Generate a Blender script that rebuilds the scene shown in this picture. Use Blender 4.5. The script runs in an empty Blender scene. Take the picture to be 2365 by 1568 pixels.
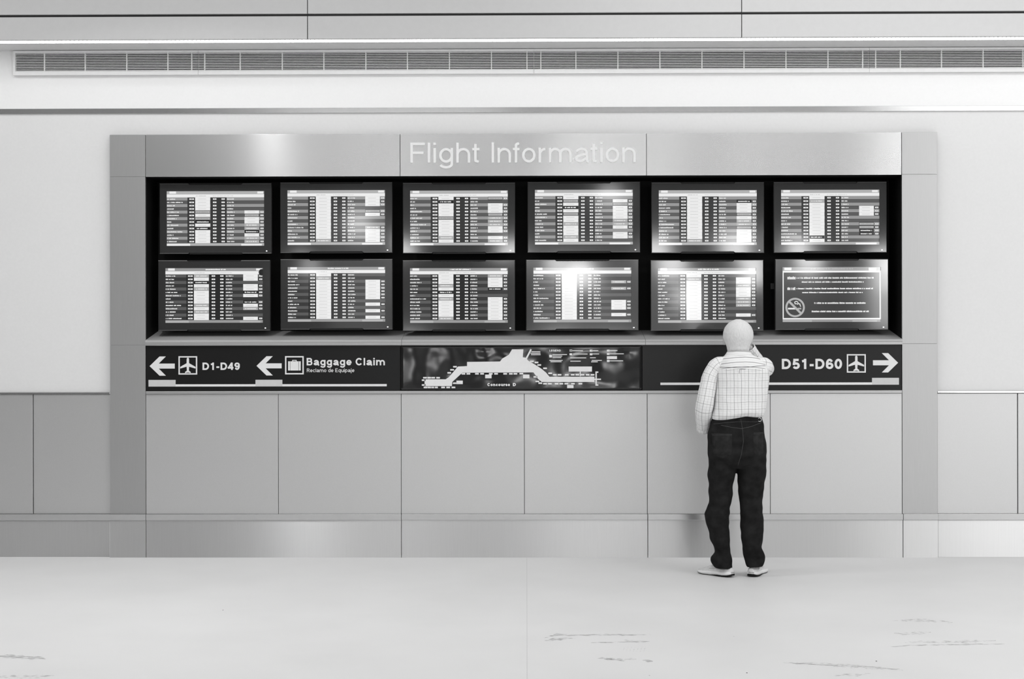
import bpy, bmesh, math, random
from mathutils import Vector, Matrix, noise
from mathutils.bvhtree import BVHTree

S = bpy.context.scene
C = S.collection
PI = math.pi

# ------------------------------------------------------------------ camera
W, H = 2365.0, 1568.0
LENS = 50.0
F = LENS / 36.0 * W                       # focal length in pixels
CAM_Z, CAM_Y = 1.585, -10.35              # eye height, distance from the display wall
ROT = Matrix.Rotation(0.0102, 3, 'Z') @ Matrix.Rotation(PI / 2, 3, 'X') @ Matrix.Rotation(-0.0016, 3, 'Z')
cam = bpy.data.cameras.new('camera')
cam.lens = LENS
cam.sensor_width = 36.0
cam.clip_end = 200
cam_o = bpy.data.objects.new('camera', cam)
C.objects.link(cam_o)
cam_o.matrix_world = Matrix.Translation((0, CAM_Y, CAM_Z)) @ ROT.to_4x4()
S.camera = cam_o

# ------------------------------------------------------------------ world, exposure, hall lights
S.view_settings.view_transform = 'Standard'
S.view_settings.look = 'None'
S.view_settings.exposure = 0.0
S.view_settings.gamma = 1.0
S.view_settings.use_curve_mapping = False
wd = bpy.data.worlds.new('hall_ambient')
S.world = wd
wd.use_nodes = True
wd.node_tree.nodes['Background'].inputs[0].default_value = (1, 1, 1, 1)
wd.node_tree.nodes['Background'].inputs[1].default_value = 0.098


def area(name, loc, target, sx, sy, power, disk=False):
    l = bpy.data.lights.new(name, 'AREA')
    l.energy = power
    l.shape = 'DISK' if disk else 'RECTANGLE'
    l.size = sx
    if not disk:
        l.size_y = sy
    o = bpy.data.objects.new(name, l)
    C.objects.link(o)
    o.location = loc
    d = Vector(target) - Vector(loc)
    o.rotation_euler = d.to_track_quat('-Z', 'Y').to_euler()
    return o


def back_x(u, y):                         # where something in the hall behind stands to be mirrored at image column u
    return (u - 1216.0) / F * (abs(CAM_Y) + abs(y))


# ceiling light rows of the concourse
for x, ps in ((-6.0, (16, 50, 7, 13)), (-2.0, (8, 27, 36, 84)), (2.0, (19, 36, 16, 52)), (6.0, (17, 62, 225, 38))):
    for y, p in zip((-1.3, -3.2, -6.0, -11.0), ps):
        area('ceiling_lamp', (x, y, 4.7), (x, y, 0), 3.6, 1.6, p)
# area lights added behind the camera, mirrored as bright zones in metal and screens
YB = -17.0
for u0, u1, z0, z1, rad in ((735, 880, 0.2, 3.4, 0.55), (1225, 1570, 0.2, 3.6, .53),
                            (1645, 1880, 0.2, 3.6, .33), (2195, 3000, 0.1, 4.2, 3.9),
                            (1290, 1470, 2.4, 3.15, 4.5), (1495, 1590, 1.8, 2.95, 5), (1645, 1695, 1.9, 2.8, 6), (1830, 1880, 2.1, 3.2, 7), (1995, 2064, 1.75, 2.7, 5.5), (765, 885, 2.2, 3.05, 3)):
    x0, x1 = back_x(u0, YB), back_x(u1, YB)
    a = (x1 - x0) * (z1 - z0)
    area('mirrored_zone_light', ((x0 + x1) / 2, YB, (z0 + z1) / 2), ((x0 + x1) / 2, 0, (z0 + z1) / 2),
         x1 - x0, z1 - z0, rad * a * PI)
# small bright spots in the ceiling near the wall: their glints run down the brushed metal
for x, rad in ((-2.40, 1100.0), (-.02, 55.0)):
    area('ceiling_spot', (x, -2.5, 4.69), (x, -2.5, 0), .12, 0, rad * PI * PI * .06 ** 2, True).data.spread = math.radians(135)
# round downlights of the far side, mirrored softly in the monitors; last four are low lamps added for poster glare
for u, v, r, rad in ((690, 620, .25, 5), (825, 535, .3, 7), (935, 580, .3, 10), (1185, 585, .34, 10), (1290, 615, .3, 8), (1345, 640, .4, 12),
                     (1410, 432, .3, 5), (1530, 590, .4, 9), (1555, 668, .3, 6), (1722, 622, .26, 11), (1715, 575, .4, 8), (1838, 556, .3, 10), (1850, 604, .34, 10),
                     (2036, 592, .5, 8), (2030, 640, .4, 6), (965, 842, .5, 9), (1300, 835, .6, 9), (1420, 842, .6, 7), (1474, 868, .35, 9)):
    k = (abs(CAM_Y) + 16.0) / F
    area('mirrored_lamp', ((u - 1216) * k, -16.0, CAM_Z - (v - 784) * k), ((u - 1216) * k, 0, 2.0), 1.3 * r, 0, 1.5 * rad * PI * (.65 * r) ** 2 * PI, True)


# ------------------------------------------------------------------ pixel -> place helpers
def ray(u, v):
    return ROT @ Vector(((u - W / 2) / F, -(v - H / 2) / F, -1.0))


def U(u, v, y=0.0):
    d = ray(u, v)
    t = (y - CAM_Y) / d.y
    return Vector((0, CAM_Y, CAM_Z)) + d * t


def FL(u, v):
    d = ray(u, v)
    return Vector((0, CAM_Y, CAM_Z)) + d * (-CAM_Z / d.z)


def X(u, y=0.0, v=760):
    return U(u, v, y).x


def Z(vl, vr=None, y=0.0):
    return (U(300, vl, y).z + U(2120, vl if vr is None else vr, y).z) / 2


# ------------------------------------------------------------------ materials
def mat(name, col, rough=0.5, metal=0.0, spec=0.5, aniso=0.0, em=0.0, var=0.0, scale=40.0, bump=0.0, stretch=(1, 1, 1), coat=0.0):
    m = bpy.data.materials.new(name)
    m.use_nodes = True
    nt = m.node_tree
    b = nt.nodes['Principled BSDF']
    c = col if isinstance(col, (tuple, list)) else (col, col, col)
    b.inputs['Base Color'].default_value = (*c, 1)
    b.inputs['Roughness'].default_value = rough
    b.inputs['Metallic'].default_value = metal
    b.inputs['Specular IOR Level'].default_value = spec
    if coat:
        b.inputs['Coat Weight'].default_value = coat
        b.inputs['Coat Roughness'].default_value = 0.1
    if aniso:
        b.inputs['Anisotropic'].default_value = aniso
        t = nt.nodes.new('ShaderNodeCombineXYZ')
        t.inputs[2].default_value = 1.0
        nt.links.new(t.outputs[0], b.inputs['Tangent'])
    if em:
        b.inputs['Emission Color'].default_value = (*c, 1)
        b.inputs['Emission Strength'].default_value = em
    if var or bump:
        tc = nt.nodes.new('ShaderNodeTexCoord')
        mp = nt.nodes.new('ShaderNodeMapping')
        mp.inputs['Scale'].default_value = stretch
        n = nt.nodes.new('ShaderNodeTexNoise')
        n.inputs['Scale'].default_value = scale
        n.inputs['Detail'].default_value = 4
        nt.links.new(tc.outputs['Object'], mp.inputs[0])
        nt.links.new(mp.outputs[0], n.inputs['Vector'])
        if var:
            r = nt.nodes.new('ShaderNodeMapRange')
            r.inputs[1].default_value = 0.25
            r.inputs[2].default_value = 0.75
            r.inputs[3].default_value = 1 - var
            r.inputs[4].default_value = 1 + var
            nt.links.new(n.outputs['Fac'], r.inputs[0])
            mx = nt.nodes.new('ShaderNodeVectorMath')
            mx.operation = 'SCALE'
            mx.inputs[0].default_value = c
            nt.links.new(r.outputs[0], mx.inputs['Scale'])
            nt.links.new(mx.outputs[0], b.inputs['Base Color'])
        if bump:
            bp = nt.nodes.new('ShaderNodeBump')
            bp.inputs['Strength'].default_value = 1.0
            bp.inputs['Distance'].default_value = bump
            nt.links.new(n.outputs['Fac'], bp.inputs['Height'])
            nt.links.new(bp.outputs[0], b.inputs['Normal'])
    return m


M = {
    'paint': mat('white_wall_paint', 0.75, 0.75, var=0.015, scale=60),
    'band': mat('strip_washed_paint', 0.88, 0.7, var=0.01, scale=60),  # whiter than the lower wall: strip light's wash partly put into the colour
    'fascia': mat('grey_fascia_paint', 0.72, 0.6, var=0.015, scale=30),
    'soffit': mat('grey_soffit_paint', 0.70, 0.6, var=0.03, scale=30),
    'reveal': mat('dark_reveal', 0.03, 0.7, var=0.1),
    'metal': mat('brushed_header_metal', 0.57, 0.25, 0.75, aniso=0.9, var=0.02, scale=180, stretch=(1, 1, .02)),
    'side': mat('satin_side_metal', 0.43, 0.42, 0.7, aniso=0.5, var=0.02, scale=160, stretch=(1, 1, .05)),
    'panel': mat('satin_wall_laminate', 0.56, 0.40, 0.6, aniso=0.3, var=0.02, scale=160),
    'base': mat('brushed_base_metal', 0.60, 0.34, 0.85, aniso=1.0, var=0.02, scale=180, stretch=(1, 1, .02)),
    'ledge': mat('polished_ledge_metal', 0.56, 0.18, 0.9, var=0.02),
    'sill': mat('satin_sill_metal', 0.40, 0.42, 0.15, var=0.03, scale=120),
    'black': mat('black_recess_paint', 0.006, 0.7, spec=0.15, var=0.1),
    'plastic': mat('black_monitor_plastic', 0.012, 0.45, spec=0.3, var=0.05),
    'bezel': mat('dark_grey_gloss_bezel', 0.034, 0.08, spec=0.95, var=0.04),
    'lip': mat('bezel_edge_highlight', 0.22, 0.35, spec=0.5, var=0.05),  # paler grey paints the light caught along the bezel's corner edges
    'led': mat('white_status_light', 1.0, 0.4, em=1.6),
    'sign': mat('black_sign_face', 0.011, 0.30, spec=0.22, var=0.05),
    'white': mat('white_sign_vinyl', 0.76, 0.45, var=0.02),
    'grey': mat('grey_sign_vinyl', 0.58, 0.5, var=0.02),
    'letter': mat('raised_pale_lettering', 0.84, 0.6, var=0.02),
    'lamp': mat('lit_lamp_lens', 1.0, 0.5, em=3.7),
    'louvre': mat('white_louvre_blade', 0.75, 0.5, var=0.02),
    'grille': mat('white_grille_metal', 0.84, 0.5, var=0.02),
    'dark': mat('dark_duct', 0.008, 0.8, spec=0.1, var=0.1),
    's_w': mat('screen_white', 0.93, 0.085, em=0.88),
    's_l': mat('screen_light', 0.50, 0.085, em=0.85),
    's_m': mat('screen_mid', 0.35, 0.085, em=0.85),
    's_n': mat('screen_dim', 0.10, 0.085, em=0.9),
    's_d': mat('screen_dark', 0.035, 0.085, em=0.8),
    's_k': mat('screen_black', 0.014, 0.085, em=0.8),
    'skin': mat('light_skin', 0.45, 0.55, var=0.06, scale=60, bump=0.0005),
    'hair': mat('white_hair', 0.71, 0.65, var=0.08, scale=130, bump=0.004, stretch=(1, 1, .25)),
    'denim': mat('dark_denim', 0.014, 0.9, spec=0.1, var=0.5, scale=16, bump=0.004),  # strong tone variation stands in for highlights on the folds
    'pocket': mat('worn_denim', 0.022, 0.9, spec=0.1, var=0.4, scale=30, bump=0.002),
    'stitch': mat('denim_stitch', 0.085, 0.9, spec=0.1, var=0.2),
    'shoe': mat('pale_grey_shoe_fabric', 0.62, 0.8, var=0.14, scale=60, bump=0.001),
    'foam': mat('white_shoe_foam', 0.78, 0.6, var=0.04),
    'rubber': mat('black_rubber', 0.008, 0.7, spec=0.2, var=0.1),
    'clip': mat('pale_clip', 0.6, 0.4, 0.5, var=0.05),
    'eye': mat('eye_white', 0.7, 0.2, var=0.02),
    'cuff': mat('dark_cuff_lining', 0.07, 0.8, var=0.2),
}
for k in ('s_w', 's_l', 's_m', 's_n', 's_d', 's_k'):       # a lit screen reflects little besides its cover glass
    b = M[k].node_tree.nodes['Principled BSDF']
    b.inputs['Base Color'].default_value = (0.01, 0.01, 0.01, 1)
    b.inputs['Specular IOR Level'].default_value = 0.95


def film_mat():
    m = mat('wrinkled_poster_film', 0.011, 0.12, spec=0.5)
    nt = m.node_tree
    b = nt.nodes['Principled BSDF']
    tc = nt.nodes.new('ShaderNodeTexCoord')
    n = nt.nodes.new('ShaderNodeTexNoise')
    n.inputs['Scale'].default_value = 2.4
    n.inputs['Detail'].default_value = 1.4
    bp = nt.nodes.new('ShaderNodeBump')
    bp.inputs['Distance'].default_value = 0.032
    nt.links.new(tc.outputs['Object'], n.inputs['Vector'])
    nt.links.new(n.outputs['Fac'], bp.inputs['Height'])
    nt.links.new(bp.outputs[0], b.inputs['Normal'])
    return m


M['film'] = film_mat()


def floor_mat():
    m = mat('pale_terrazzo_floor', 0.67, 0.48, spec=0.20, var=0.02, scale=220)
    nt = m.node_tree
    b = nt.nodes['Principled BSDF']
    src = b.inputs['Base Color'].links[0].from_socket
    tc = nt.nodes.new('ShaderNodeTexCoord')
    n = nt.nodes.new('ShaderNodeTexNoise')
    n.inputs['Scale'].default_value = 1.3
    n.inputs['Detail'].default_value = 3
    r = nt.nodes.new('ShaderNodeMapRange')
    r.inputs[1].default_value = .3
    r.inputs[2].default_value = .7
    r.inputs[3].default_value = .97
    r.inputs[4].default_value = 1.03
    mx = nt.nodes.new('ShaderNodeVectorMath')
    mx.operation = 'SCALE'
    nt.links.new(tc.outputs['Object'], n.inputs['Vector'])
    nt.links.new(n.outputs['Fac'], r.inputs[0])
    nt.links.new(src, mx.inputs[0])
    nt.links.new(r.outputs[0], mx.inputs['Scale'])
    nt.links.new(mx.outputs[0], b.inputs['Base Color'])
    return m


def scuff_mat(name, lo, scale, stretch, dens):
    m = mat(name, 0.13, 0.6, spec=0.2)
    nt = m.node_tree
    b = nt.nodes['Principled BSDF']
    tc = nt.nodes.new('ShaderNodeTexCoord')
    mp = nt.nodes.new('ShaderNodeMapping')
    mp.inputs['Scale'].default_value = stretch
    n = nt.nodes.new('ShaderNodeTexNoise')
    n.inputs['Scale'].default_value = scale
    n.inputs['Detail'].default_value = 5
    r = nt.nodes.new('ShaderNodeMapRange')
    r.inputs[1].default_value = lo
    r.inputs[2].default_value = lo + 0.12
    r.inputs[4].default_value = dens
    nt.links.new(tc.outputs['Object'], mp.inputs[0])
    nt.links.new(mp.outputs[0], n.inputs['Vector'])
    nt.links.new(n.outputs['Fac'], r.inputs[0])
    nt.links.new(r.outputs[0], b.inputs['Alpha'])
    return m


def shirt_mat(name, yoke=False):
    """light woven shirt cloth with thin dark window-pane lines, driven by the cloth's own UV in metres"""
    m = mat(name, 0.74, 0.85, spec=0.15)
    nt = m.node_tree
    N, L = nt.nodes, nt.links
    b = N['Principled BSDF']
    uv = N.new('ShaderNodeUVMap')
    sp = N.new('ShaderNodeSeparateXYZ')
    wob = N.new('ShaderNodeTexNoise')
    wob.inputs['Scale'].default_value = 9
    L.new(uv.outputs[0], wob.inputs['Vector'])
    ad = N.new('ShaderNodeVectorMath')
    ad.operation = 'MULTIPLY_ADD'
    ad.inputs[1].default_value = (.012, .012, 0)
    L.new(wob.outputs['Color'], ad.inputs[0])
    L.new(uv.outputs[0], ad.inputs[2])
    L.new(ad.outputs[0], sp.inputs[0])

    def line(sock, period, width, dark, phase=0.0):
        a = N.new('ShaderNodeMath'); a.operation = 'ADD'; a.inputs[1].default_value = phase
        L.new(sock, a.inputs[0])
        p = N.new('ShaderNodeMath'); p.operation = 'PINGPONG'; p.inputs[1].default_value = period / 2
        L.new(a.outputs[0], p.inputs[0])
        r = N.new('ShaderNodeMapRange')
        r.inputs[1].default_value = width * .5
        r.inputs[2].default_value = width * 1.0
        r.inputs[3].default_value = 1 - dark
        r.inputs[4].default_value = 1
        L.new(p.outputs[0], r.inputs[0])
        return r.outputs[0]

    if yoke:
        ls = [line(sp.outputs[1], .030, .0026, .62), line(sp.outputs[1], .015, .0016, .18)]
    else:
        ls = [line(sp.outputs[0], .047, .0022, .52), line(sp.outputs[0], .047, .0014, .26, .0235),
              line(sp.outputs[1], .047, .0017, .38), line(sp.outputs[1], .0157, .0012, .17)]
    cur = None
    for s in ls:
        if cur is None:
            cur = s
            continue
        mu = N.new('ShaderNodeMath'); mu.operation = 'MULTIPLY'
        L.new(cur, mu.inputs[0]); L.new(s, mu.inputs[1])
        cur = mu.outputs[0]
    sc = N.new('ShaderNodeVectorMath'); sc.operation = 'SCALE'
    sc.inputs[0].default_value = (.82, .82, .82)
    L.new(cur, sc.inputs['Scale'])
    L.new(sc.outputs[0], b.inputs['Base Color'])
    n = N.new('ShaderNodeTexNoise')
    n.inputs['Scale'].default_value = 16
    n.inputs['Detail'].default_value = 3
    bp = N.new('ShaderNodeBump')
    bp.inputs['Distance'].default_value = .008
    L.new(uv.outputs[0], n.inputs['Vector'])
    L.new(n.outputs['Fac'], bp.inputs['Height'])
    L.new(bp.outputs[0], b.inputs['Normal'])
    return m


M['floor'] = floor_mat()
M['scuff'] = scuff_mat('dark_scuff', .44, 60, (.35, 1, 1), .34)
M['faint'] = scuff_mat('faint_scuff', .48, 55, (.5, 1, 1), .26)
M['shirt'] = shirt_mat('checked_shirt_cloth')
M['yoke'] = shirt_mat('checked_shirt_yoke', True)


# ------------------------------------------------------------------ object helpers
def tag(o, label=None, cat=None, group=None, kind=None):
    for k, v in (('label', label), ('category', cat), ('group', group), ('kind', kind)):
        if v:
            o[k] = v
    return o


def empty(name, loc=(0, 0, 0)):
    o = bpy.data.objects.new(name, None)
    o.empty_display_size = .1
    C.objects.link(o)
    o.location = loc
    return o


def build(name, bm, m, parent=None, smooth=False, bevel=0.0, origin=None):
    """link a bmesh as ONE mesh object; vertices are given in world space unless the parent says otherwise"""
    if bevel:
        bmesh.ops.bevel(bm, geom=bm.edges[:], offset=bevel, segments=2, affect='EDGES', profile=.6)
    bmesh.ops.recalc_face_normals(bm, faces=bm.faces[:])
    off = Vector(origin) if origin is not None else None
    if off is not None:
        bmesh.ops.translate(bm, verts=bm.verts[:], vec=-off)
    me = bpy.data.meshes.new(name)
    bm.to_mesh(me)
    bm.free()
    for x in (m if isinstance(m, (list, tuple)) else [m]):
        me.materials.append(x)
    if smooth:
        me.polygons.foreach_set('use_smooth', [True] * len(me.polygons))
    o = bpy.data.objects.new(name, me)
    C.objects.link(o)
    if off is not None:
        o.location = off
    if parent:
        o.parent = parent
        if off is not None:
            o.location = off - parent.location
    return o


def box(bm, x0, x1, y0, y1, z0, z1, mi=0):
    v = [bm.verts.new((x, y, z)) for x in (x0, x1) for y in (y0, y1) for z in (z0, z1)]
    for f in ((0, 1, 3, 2), (4, 6, 7, 5), (0, 4, 5, 1), (2, 3, 7, 6), (0, 2, 6, 4), (1, 5, 7, 3)):
        bm.faces.new([v[i] for i in f]).material_index = mi


def boxo(name, x0, x1, y0, y1, z0, z1, m, parent=None, bevel=0.0):
    bm = bmesh.new()
    box(bm, x0, x1, y0, y1, z0, z1)
    c = ((x0 + x1) / 2, (y0 + y1) / 2, (z0 + z1) / 2)
    return build(name, bm, m, parent, bevel=bevel, origin=c)


def quad(bm, x0, x1, z0, z1, y, mi=0):
    v = [bm.verts.new(p) for p in ((x0, y, z0), (x1, y, z0), (x1, y, z1), (x0, y, z1))]
    bm.faces.new(v).material_index = mi


def prism(bm, pts, y0, y1, mi=0):
    """closed outline in x, z with thickness from y0 (front) to y1"""
    a = [bm.verts.new((p[0], y0, p[1])) for p in pts]
    b = [bm.verts.new((p[0], y1, p[1])) for p in pts]
    f = [bm.faces.new(a), bm.faces.new(list(reversed(b)))]
    n = len(pts)
    for i in range(n):
        f.append(bm.faces.new((a[i], b[i], b[(i + 1) % n], a[(i + 1) % n])))
    for x in f:
        x.material_index = mi


STAG = [0]


def strip(bm, pts, w, y0, y1, closed=False, mi=0):
    """a stroke of width w along a polyline in x, z: one bar per segment, square outer corners, round curve joints;
    every bar stands a few hundredths of a millimetre proud of the last so that no two faces coincide"""
    Q = [Vector((p[0], p[1])) for p in pts]
    n = len(Q)
    segs = [(Q[i], Q[(i + 1) % n]) for i in range(n if closed else n - 1)]
    segs = [g for g in segs if (g[1] - g[0]).length > 1e-6]
    m = len(segs)
    for i, (a, b) in enumerate(segs):
        d = (b - a).normalized()
        ea = eb = 0.0
        if closed or i > 0:
            p = segs[i - 1]
            an = d.angle((p[1] - p[0]).normalized(), 0)
            ea = w / 2 if an > .9 else 0.0
        if closed or i < m - 1:
            q = segs[(i + 1) % m]
            an2 = d.angle((q[1] - q[0]).normalized(), 0)
            eb = w / 2 if an2 > .9 else 0.0
            if .02 < an2 <= .9:
                STAG[0] += 1
                yy = y0 - 1.2e-5 * (STAG[0] % 61)
                c = [(b.x + w / 2 * math.cos(t * PI / 6), b.y + w / 2 * math.sin(t * PI / 6)) for t in range(12)]
                prism(bm, c, yy, y1, mi)
        a2, b2 = a - d * ea, b + d * eb
        nn = Vector((-d.y, d.x)) * w / 2
        STAG[0] += 1
        yy = y0 - 1.2e-5 * (STAG[0] % 61)
        prism(bm, [(a2 - nn)[:], (b2 - nn)[:], (b2 + nn)[:], (a2 + nn)[:]], yy, y1, mi)


def arc(cx, cy, rx, ry, a0, a1, n=12):
    return [(cx + rx * math.cos(math.radians(a0 + (a1 - a0) * i / n)), cy + ry * math.sin(math.radians(a0 + (a1 - a0) * i / n))) for i in range(n + 1)]


# ------------------------------------------------------------------ a grotesque stroke alphabet (cap height 1)
XH = .73


def glyph(ch, w):
    """polylines (open unless flagged) and advance width of one character drawn with strokes of width w"""
    h, sb, Xh = w / 2, .075, XH
    Wn = .775 + w * .25
    xl, xr = sb + h, Wn - sb - h
    cx, rx = (xl + xr) / 2, (xr - xl) / 2
    o = [('c', arc(cx, Xh / 2, rx, Xh / 2 - h, 0, 345, 23))]

    def arch(a, b):
        r = (b - a) / 2
        return ('o', [(b, 0)] + arc((a + b) / 2, Xh - h - .27, r, .27, 0, 180))
    if ch == ' ':
        return [], .38
    if ch == 'l':
        return [('o', [(xl, 0), (xl, 1)])], 2 * sb + w
    if ch == 'I':
        return [('o', [(xl + .02, 0), (xl + .02, 1)])], 2 * sb + w + .04
    if ch == 'i':
        return [('o', [(xl, 0), (xl, Xh)]), ('o', [(xl, 1 - w * .95), (xl, 1)])], 2 * sb + w
    if ch == 'j':
        return [('o', [(xl, Xh), (xl, -.16)] + arc(xl - .11, -.14, .11, .12, 0, -90, 5)[1:]), ('o', [(xl, 1 - w * .95), (xl, 1)])], 2 * sb + w
    if ch == 'n':
        return [('o', [(xl, 0), (xl, Xh)]), arch(xl, xr)], Wn
    if ch == 'h':
        return [('o', [(xl, 0), (xl, 1)]), arch(xl, xr)], Wn
    if ch == 'u':
        return [('o', [(xr, 0), (xr, Xh)]), ('o', [(xl, Xh)] + arc(cx, h + .27, rx, .27, 180, 360))], Wn
    if ch == 'm':
        d = (xr - xl) * .93
        return [('o', [(xl, 0), (xl, Xh)]), arch(xl, xl + d), arch(xl + d, xl + 2 * d)], xl + 2 * d + h + sb
    if ch == 'r':
        return [('o', [(xl, 0), (xl, Xh)]), ('o', arc(xl + .27, Xh - h - .28, .27, .28, 180, 90, 6))], .46 + w * .3
    if ch == 'o':
        return o, Wn
    if ch == 'e':
        return [('o', arc(cx, Xh / 2, rx, Xh / 2 - h, 0, 322, 20)), ('o', [(xl, Xh / 2 - .01), (xr + h * .9, Xh / 2 - .01)])], Wn
    if ch == 'c':
        return [('o', arc(cx, Xh / 2, rx, Xh / 2 - h, 42, 318, 16))], Wn - .06
    if ch == 's':
        a = arc(cx, Xh * .73 - h * .3, rx * .92, Xh * .27 - h * .7, 25, 245, 10)
        b_ = arc(cx, Xh * .27 + h * .3, rx * .98, Xh * .27 - h * .7, 65, -155, 10)
        return [('o', a + b_)], Wn - .06
    if ch == 'a':
        return [('o', arc(cx, Xh - h - .19, rx * .94, .19, 165, 0, 9) + [(xr, .12)] + arc(xr + .09, .12, .09, .12 - h * .4, 180, 265, 4)),
                ('o', [(xr, Xh * .56), (cx + .02, Xh * .52)] + arc(cx - rx * .2, Xh * .27, rx * .8, Xh * .27 - h, 100, 290, 9) + [(xr, .24)])], Wn + .02
    if ch == 'g':
        return o + [('o', [(xr, Xh)] + [(xr, -.06)] + arc(cx, -.06, rx, .17, 0, -165, 10))], Wn
    if ch in 'dqpb':
        s = {'d': (xr, 0, 1), 'q': (xr, -.27, Xh), 'p': (xl, -.27, Xh), 'b': (xl, 0, 1)}[ch]
        return o + [('o', [(s[0], s[1]), (s[0], s[2])])], Wn
    if ch == 't':
        x = .17
        return [('o', [(x, .93), (x, .13)] + arc(x + .12, .13, .12, .13 - h, 180, 280, 6)), ('o', [(.02, Xh - h), (.36, Xh - h)])], .39 + w * .2
    if ch == 'f':
        x = .17
        return [('o', [(x, 0), (x, .86)] + arc(x + .13, .86, .13, .14 - h, 180, 85, 6)), ('o', [(.02, Xh - h), (.34, Xh - h)])], .37 + w * .2
    if ch in 'FE':
        x = .10 + h
        r = [('o', [(x, 0), (x, 1)]), ('o', [(x, 1 - h), (.78, 1 - h)]), ('o', [(x, .5), (.72, .5)])]
        if ch == 'E':
            r.append(('o', [(x, h), (.80, h)]))
        return r, .84 if ch == 'F' else .9
    if ch == 'L':
        x = .10 + h
        return [('o', [(x, 1), (x, 0)]), ('o', [(x, h), (.7, h)])], .76
    if ch == 'N':
        x, y = .1 + h, .9 - h
        return [('o', [(x, 0), (x, 1)]), ('o', [(x, 1), (y, 0)]), ('o', [(y, 0), (y, 1)])], 1.0
    if ch == 'G':
        a, b_ = .07 + h, .95 - h
        c0 = (a + b_) / 2
        return [('o', arc(c0, .5, (b_ - a) / 2, .5 - h, 40, 345, 18)), ('o', [(c0 + .05, .46), (b_ + h * .8, .46), (b_ + h * .5, .05)])], 1.03
    if ch == 'D':
        x, r = .10 + h, .93 - h
        return [('o', [(x, 0), (x, 1)]), ('o', [(x, h), (x + .22, h)] + arc(x + .26, .5, r - x - .26, .5 - h, -90, 90, 12) + [(x, 1 - h)])], 1.0
    if ch == 'B':
        x = .10 + h
        m_ = .52
        a1, a2 = (m_ - h) / 2, (1 - h - m_) / 2
        return [('o', [(x, 0), (x, 1)]), ('o', [(x, h), (x + .30, h)] + arc(x + .34, h + a1, .84 - h - x - .34, a1, -90, 90, 9) + [(x, m_)]),
                ('o', [(x, m_), (x + .28, m_)] + arc(x + .32, m_ + a2, .79 - h - x - .32, a2, -90, 90, 9) + [(x, 1 - h)])], .91
    if ch == 'R':
        x = .10 + h
        return [('o', [(x, 0), (x, 1)]), ('o', [(x, 1 - h), (x + .34, 1 - h)] + arc(x + .34, .755 - h * .5, .84 - h - x - .34, .245 - h * .5, 80, -80, 8) + [(x + .34, .5), (x, .5)]),
                ('o', [(x + .36, .5), (.84 - h * .6, 0)])], .95
    if ch == 'C':
        a, b_ = .07 + h, .93 - h
        return [('o', arc((a + b_) / 2, .5, (b_ - a) / 2, .5 - h, 38, 322, 18))], .98
    if ch == '-':
        return [('o', [(.06, .38), (.42, .38)])], .48
    Wd = .76 + w * .15
    a, b_ = .05 + h, Wd - .05 - h
    c0, r0 = (a + b_) / 2, (b_ - a) / 2
    if ch == '0':
        return [('c', arc(c0, .5, r0, .5 - h, 0, 345, 23))], Wd
    if ch == '1':
        return [('o', [(c0 + .04, 0), (c0 + .04, 1)]), ('o', [(c0 + .04, .98 - h), (c0 - .08, .83 - h * .4), (c0 - .24, .80 - h * .4)])], Wd
    if ch == '4':
        return [('o', [(b_ - .1, 0), (b_ - .1, 1)]), ('o', [(b_ + .09, .29), (a - h * .3, .29), (b_ - .1, .97)])], Wd
    if ch == '5':
        return [('o', [(b_, 1 - h), (a + .1, 1 - h), (a + .05, .50)] + arc(c0, .33, r0, .33 - h, 130, -150, 14))], Wd
    if ch == '6':
        return [('c', arc(c0, .32, r0, .32 - h, 0, 345, 19)), ('o', arc(c0, .5, r0, .5 - h, 35, 205, 12))], Wd
    if ch == '9':
        return [('c', arc(c0, .68, r0, .32 - h, 0, 345, 19)), ('o', arc(c0, .5, r0, .5 - h, -145, 25, 12))], Wd
    return [], .4


def write(bm, text, x0, x1, z0, cap, weight, y0, y1, mi=0):
    """set text from x0 to x1 with its baseline at z0"""
    runs, adv = [], 0.0
    for ch in text:
        g, a = glyph(ch, weight)
        runs.append((adv, g))
        adv += a
    k = (x1 - x0) / adv
    for ox, g in runs:
        for kind, p in g:
            strip(bm, [(x0 + (ox + q[0]) * k, z0 + q[1] * cap) for q in p], weight * (k * .5 + cap * .5), y0, y1, kind == 'c', mi)


# ================================================================== THE SETTING
XL, XR = -9.0, 9.5
YW = 0.06                                   # plain wall face
bm = bmesh.new()
v = [bm.verts.new(p) for p in ((XL, -18, 0), (XR, -18, 0), (XR, .5, 0), (XL, .5, 0))]
bm.faces.new(v)


def scuff(pts, wpx, mi):
    """a worn mark on the floor: a thin band through image points, lying on the floor"""
    P_ = []
    for (u0, v0), (u1, v1) in zip(pts[:-1], pts[1:]):
        n_ = max(2, int(abs(u1 - u0) / 9))
        P_ += [(u0 + (u1 - u0) * k / n_, v0 + (v1 - v0) * k / n_) for k in range(n_)]
    P_.append(pts[-1])
    m_ = len(P_) - 1
    rows_ = []
    for k, (u_, v_) in enumerate(P_):
        w_ = wpx / 2 * (.25 + .75 * min(1, 4 * min(k, m_ - k) / m_)) * random.uniform(.45, 1.15)
        o_ = random.uniform(-.18, .18) * wpx
        rows_.append((FL(u_, v_ + o_ - w_), FL(u_, v_ + o_ + w_)))
    for (a, b), (c, d) in zip(rows_[:-1], rows_[1:]):
        f = bm.faces.new([bm.verts.new((p.x, p.y, .0006)) for p in (a, c, d, b)])
        f.material_index = mi


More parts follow.
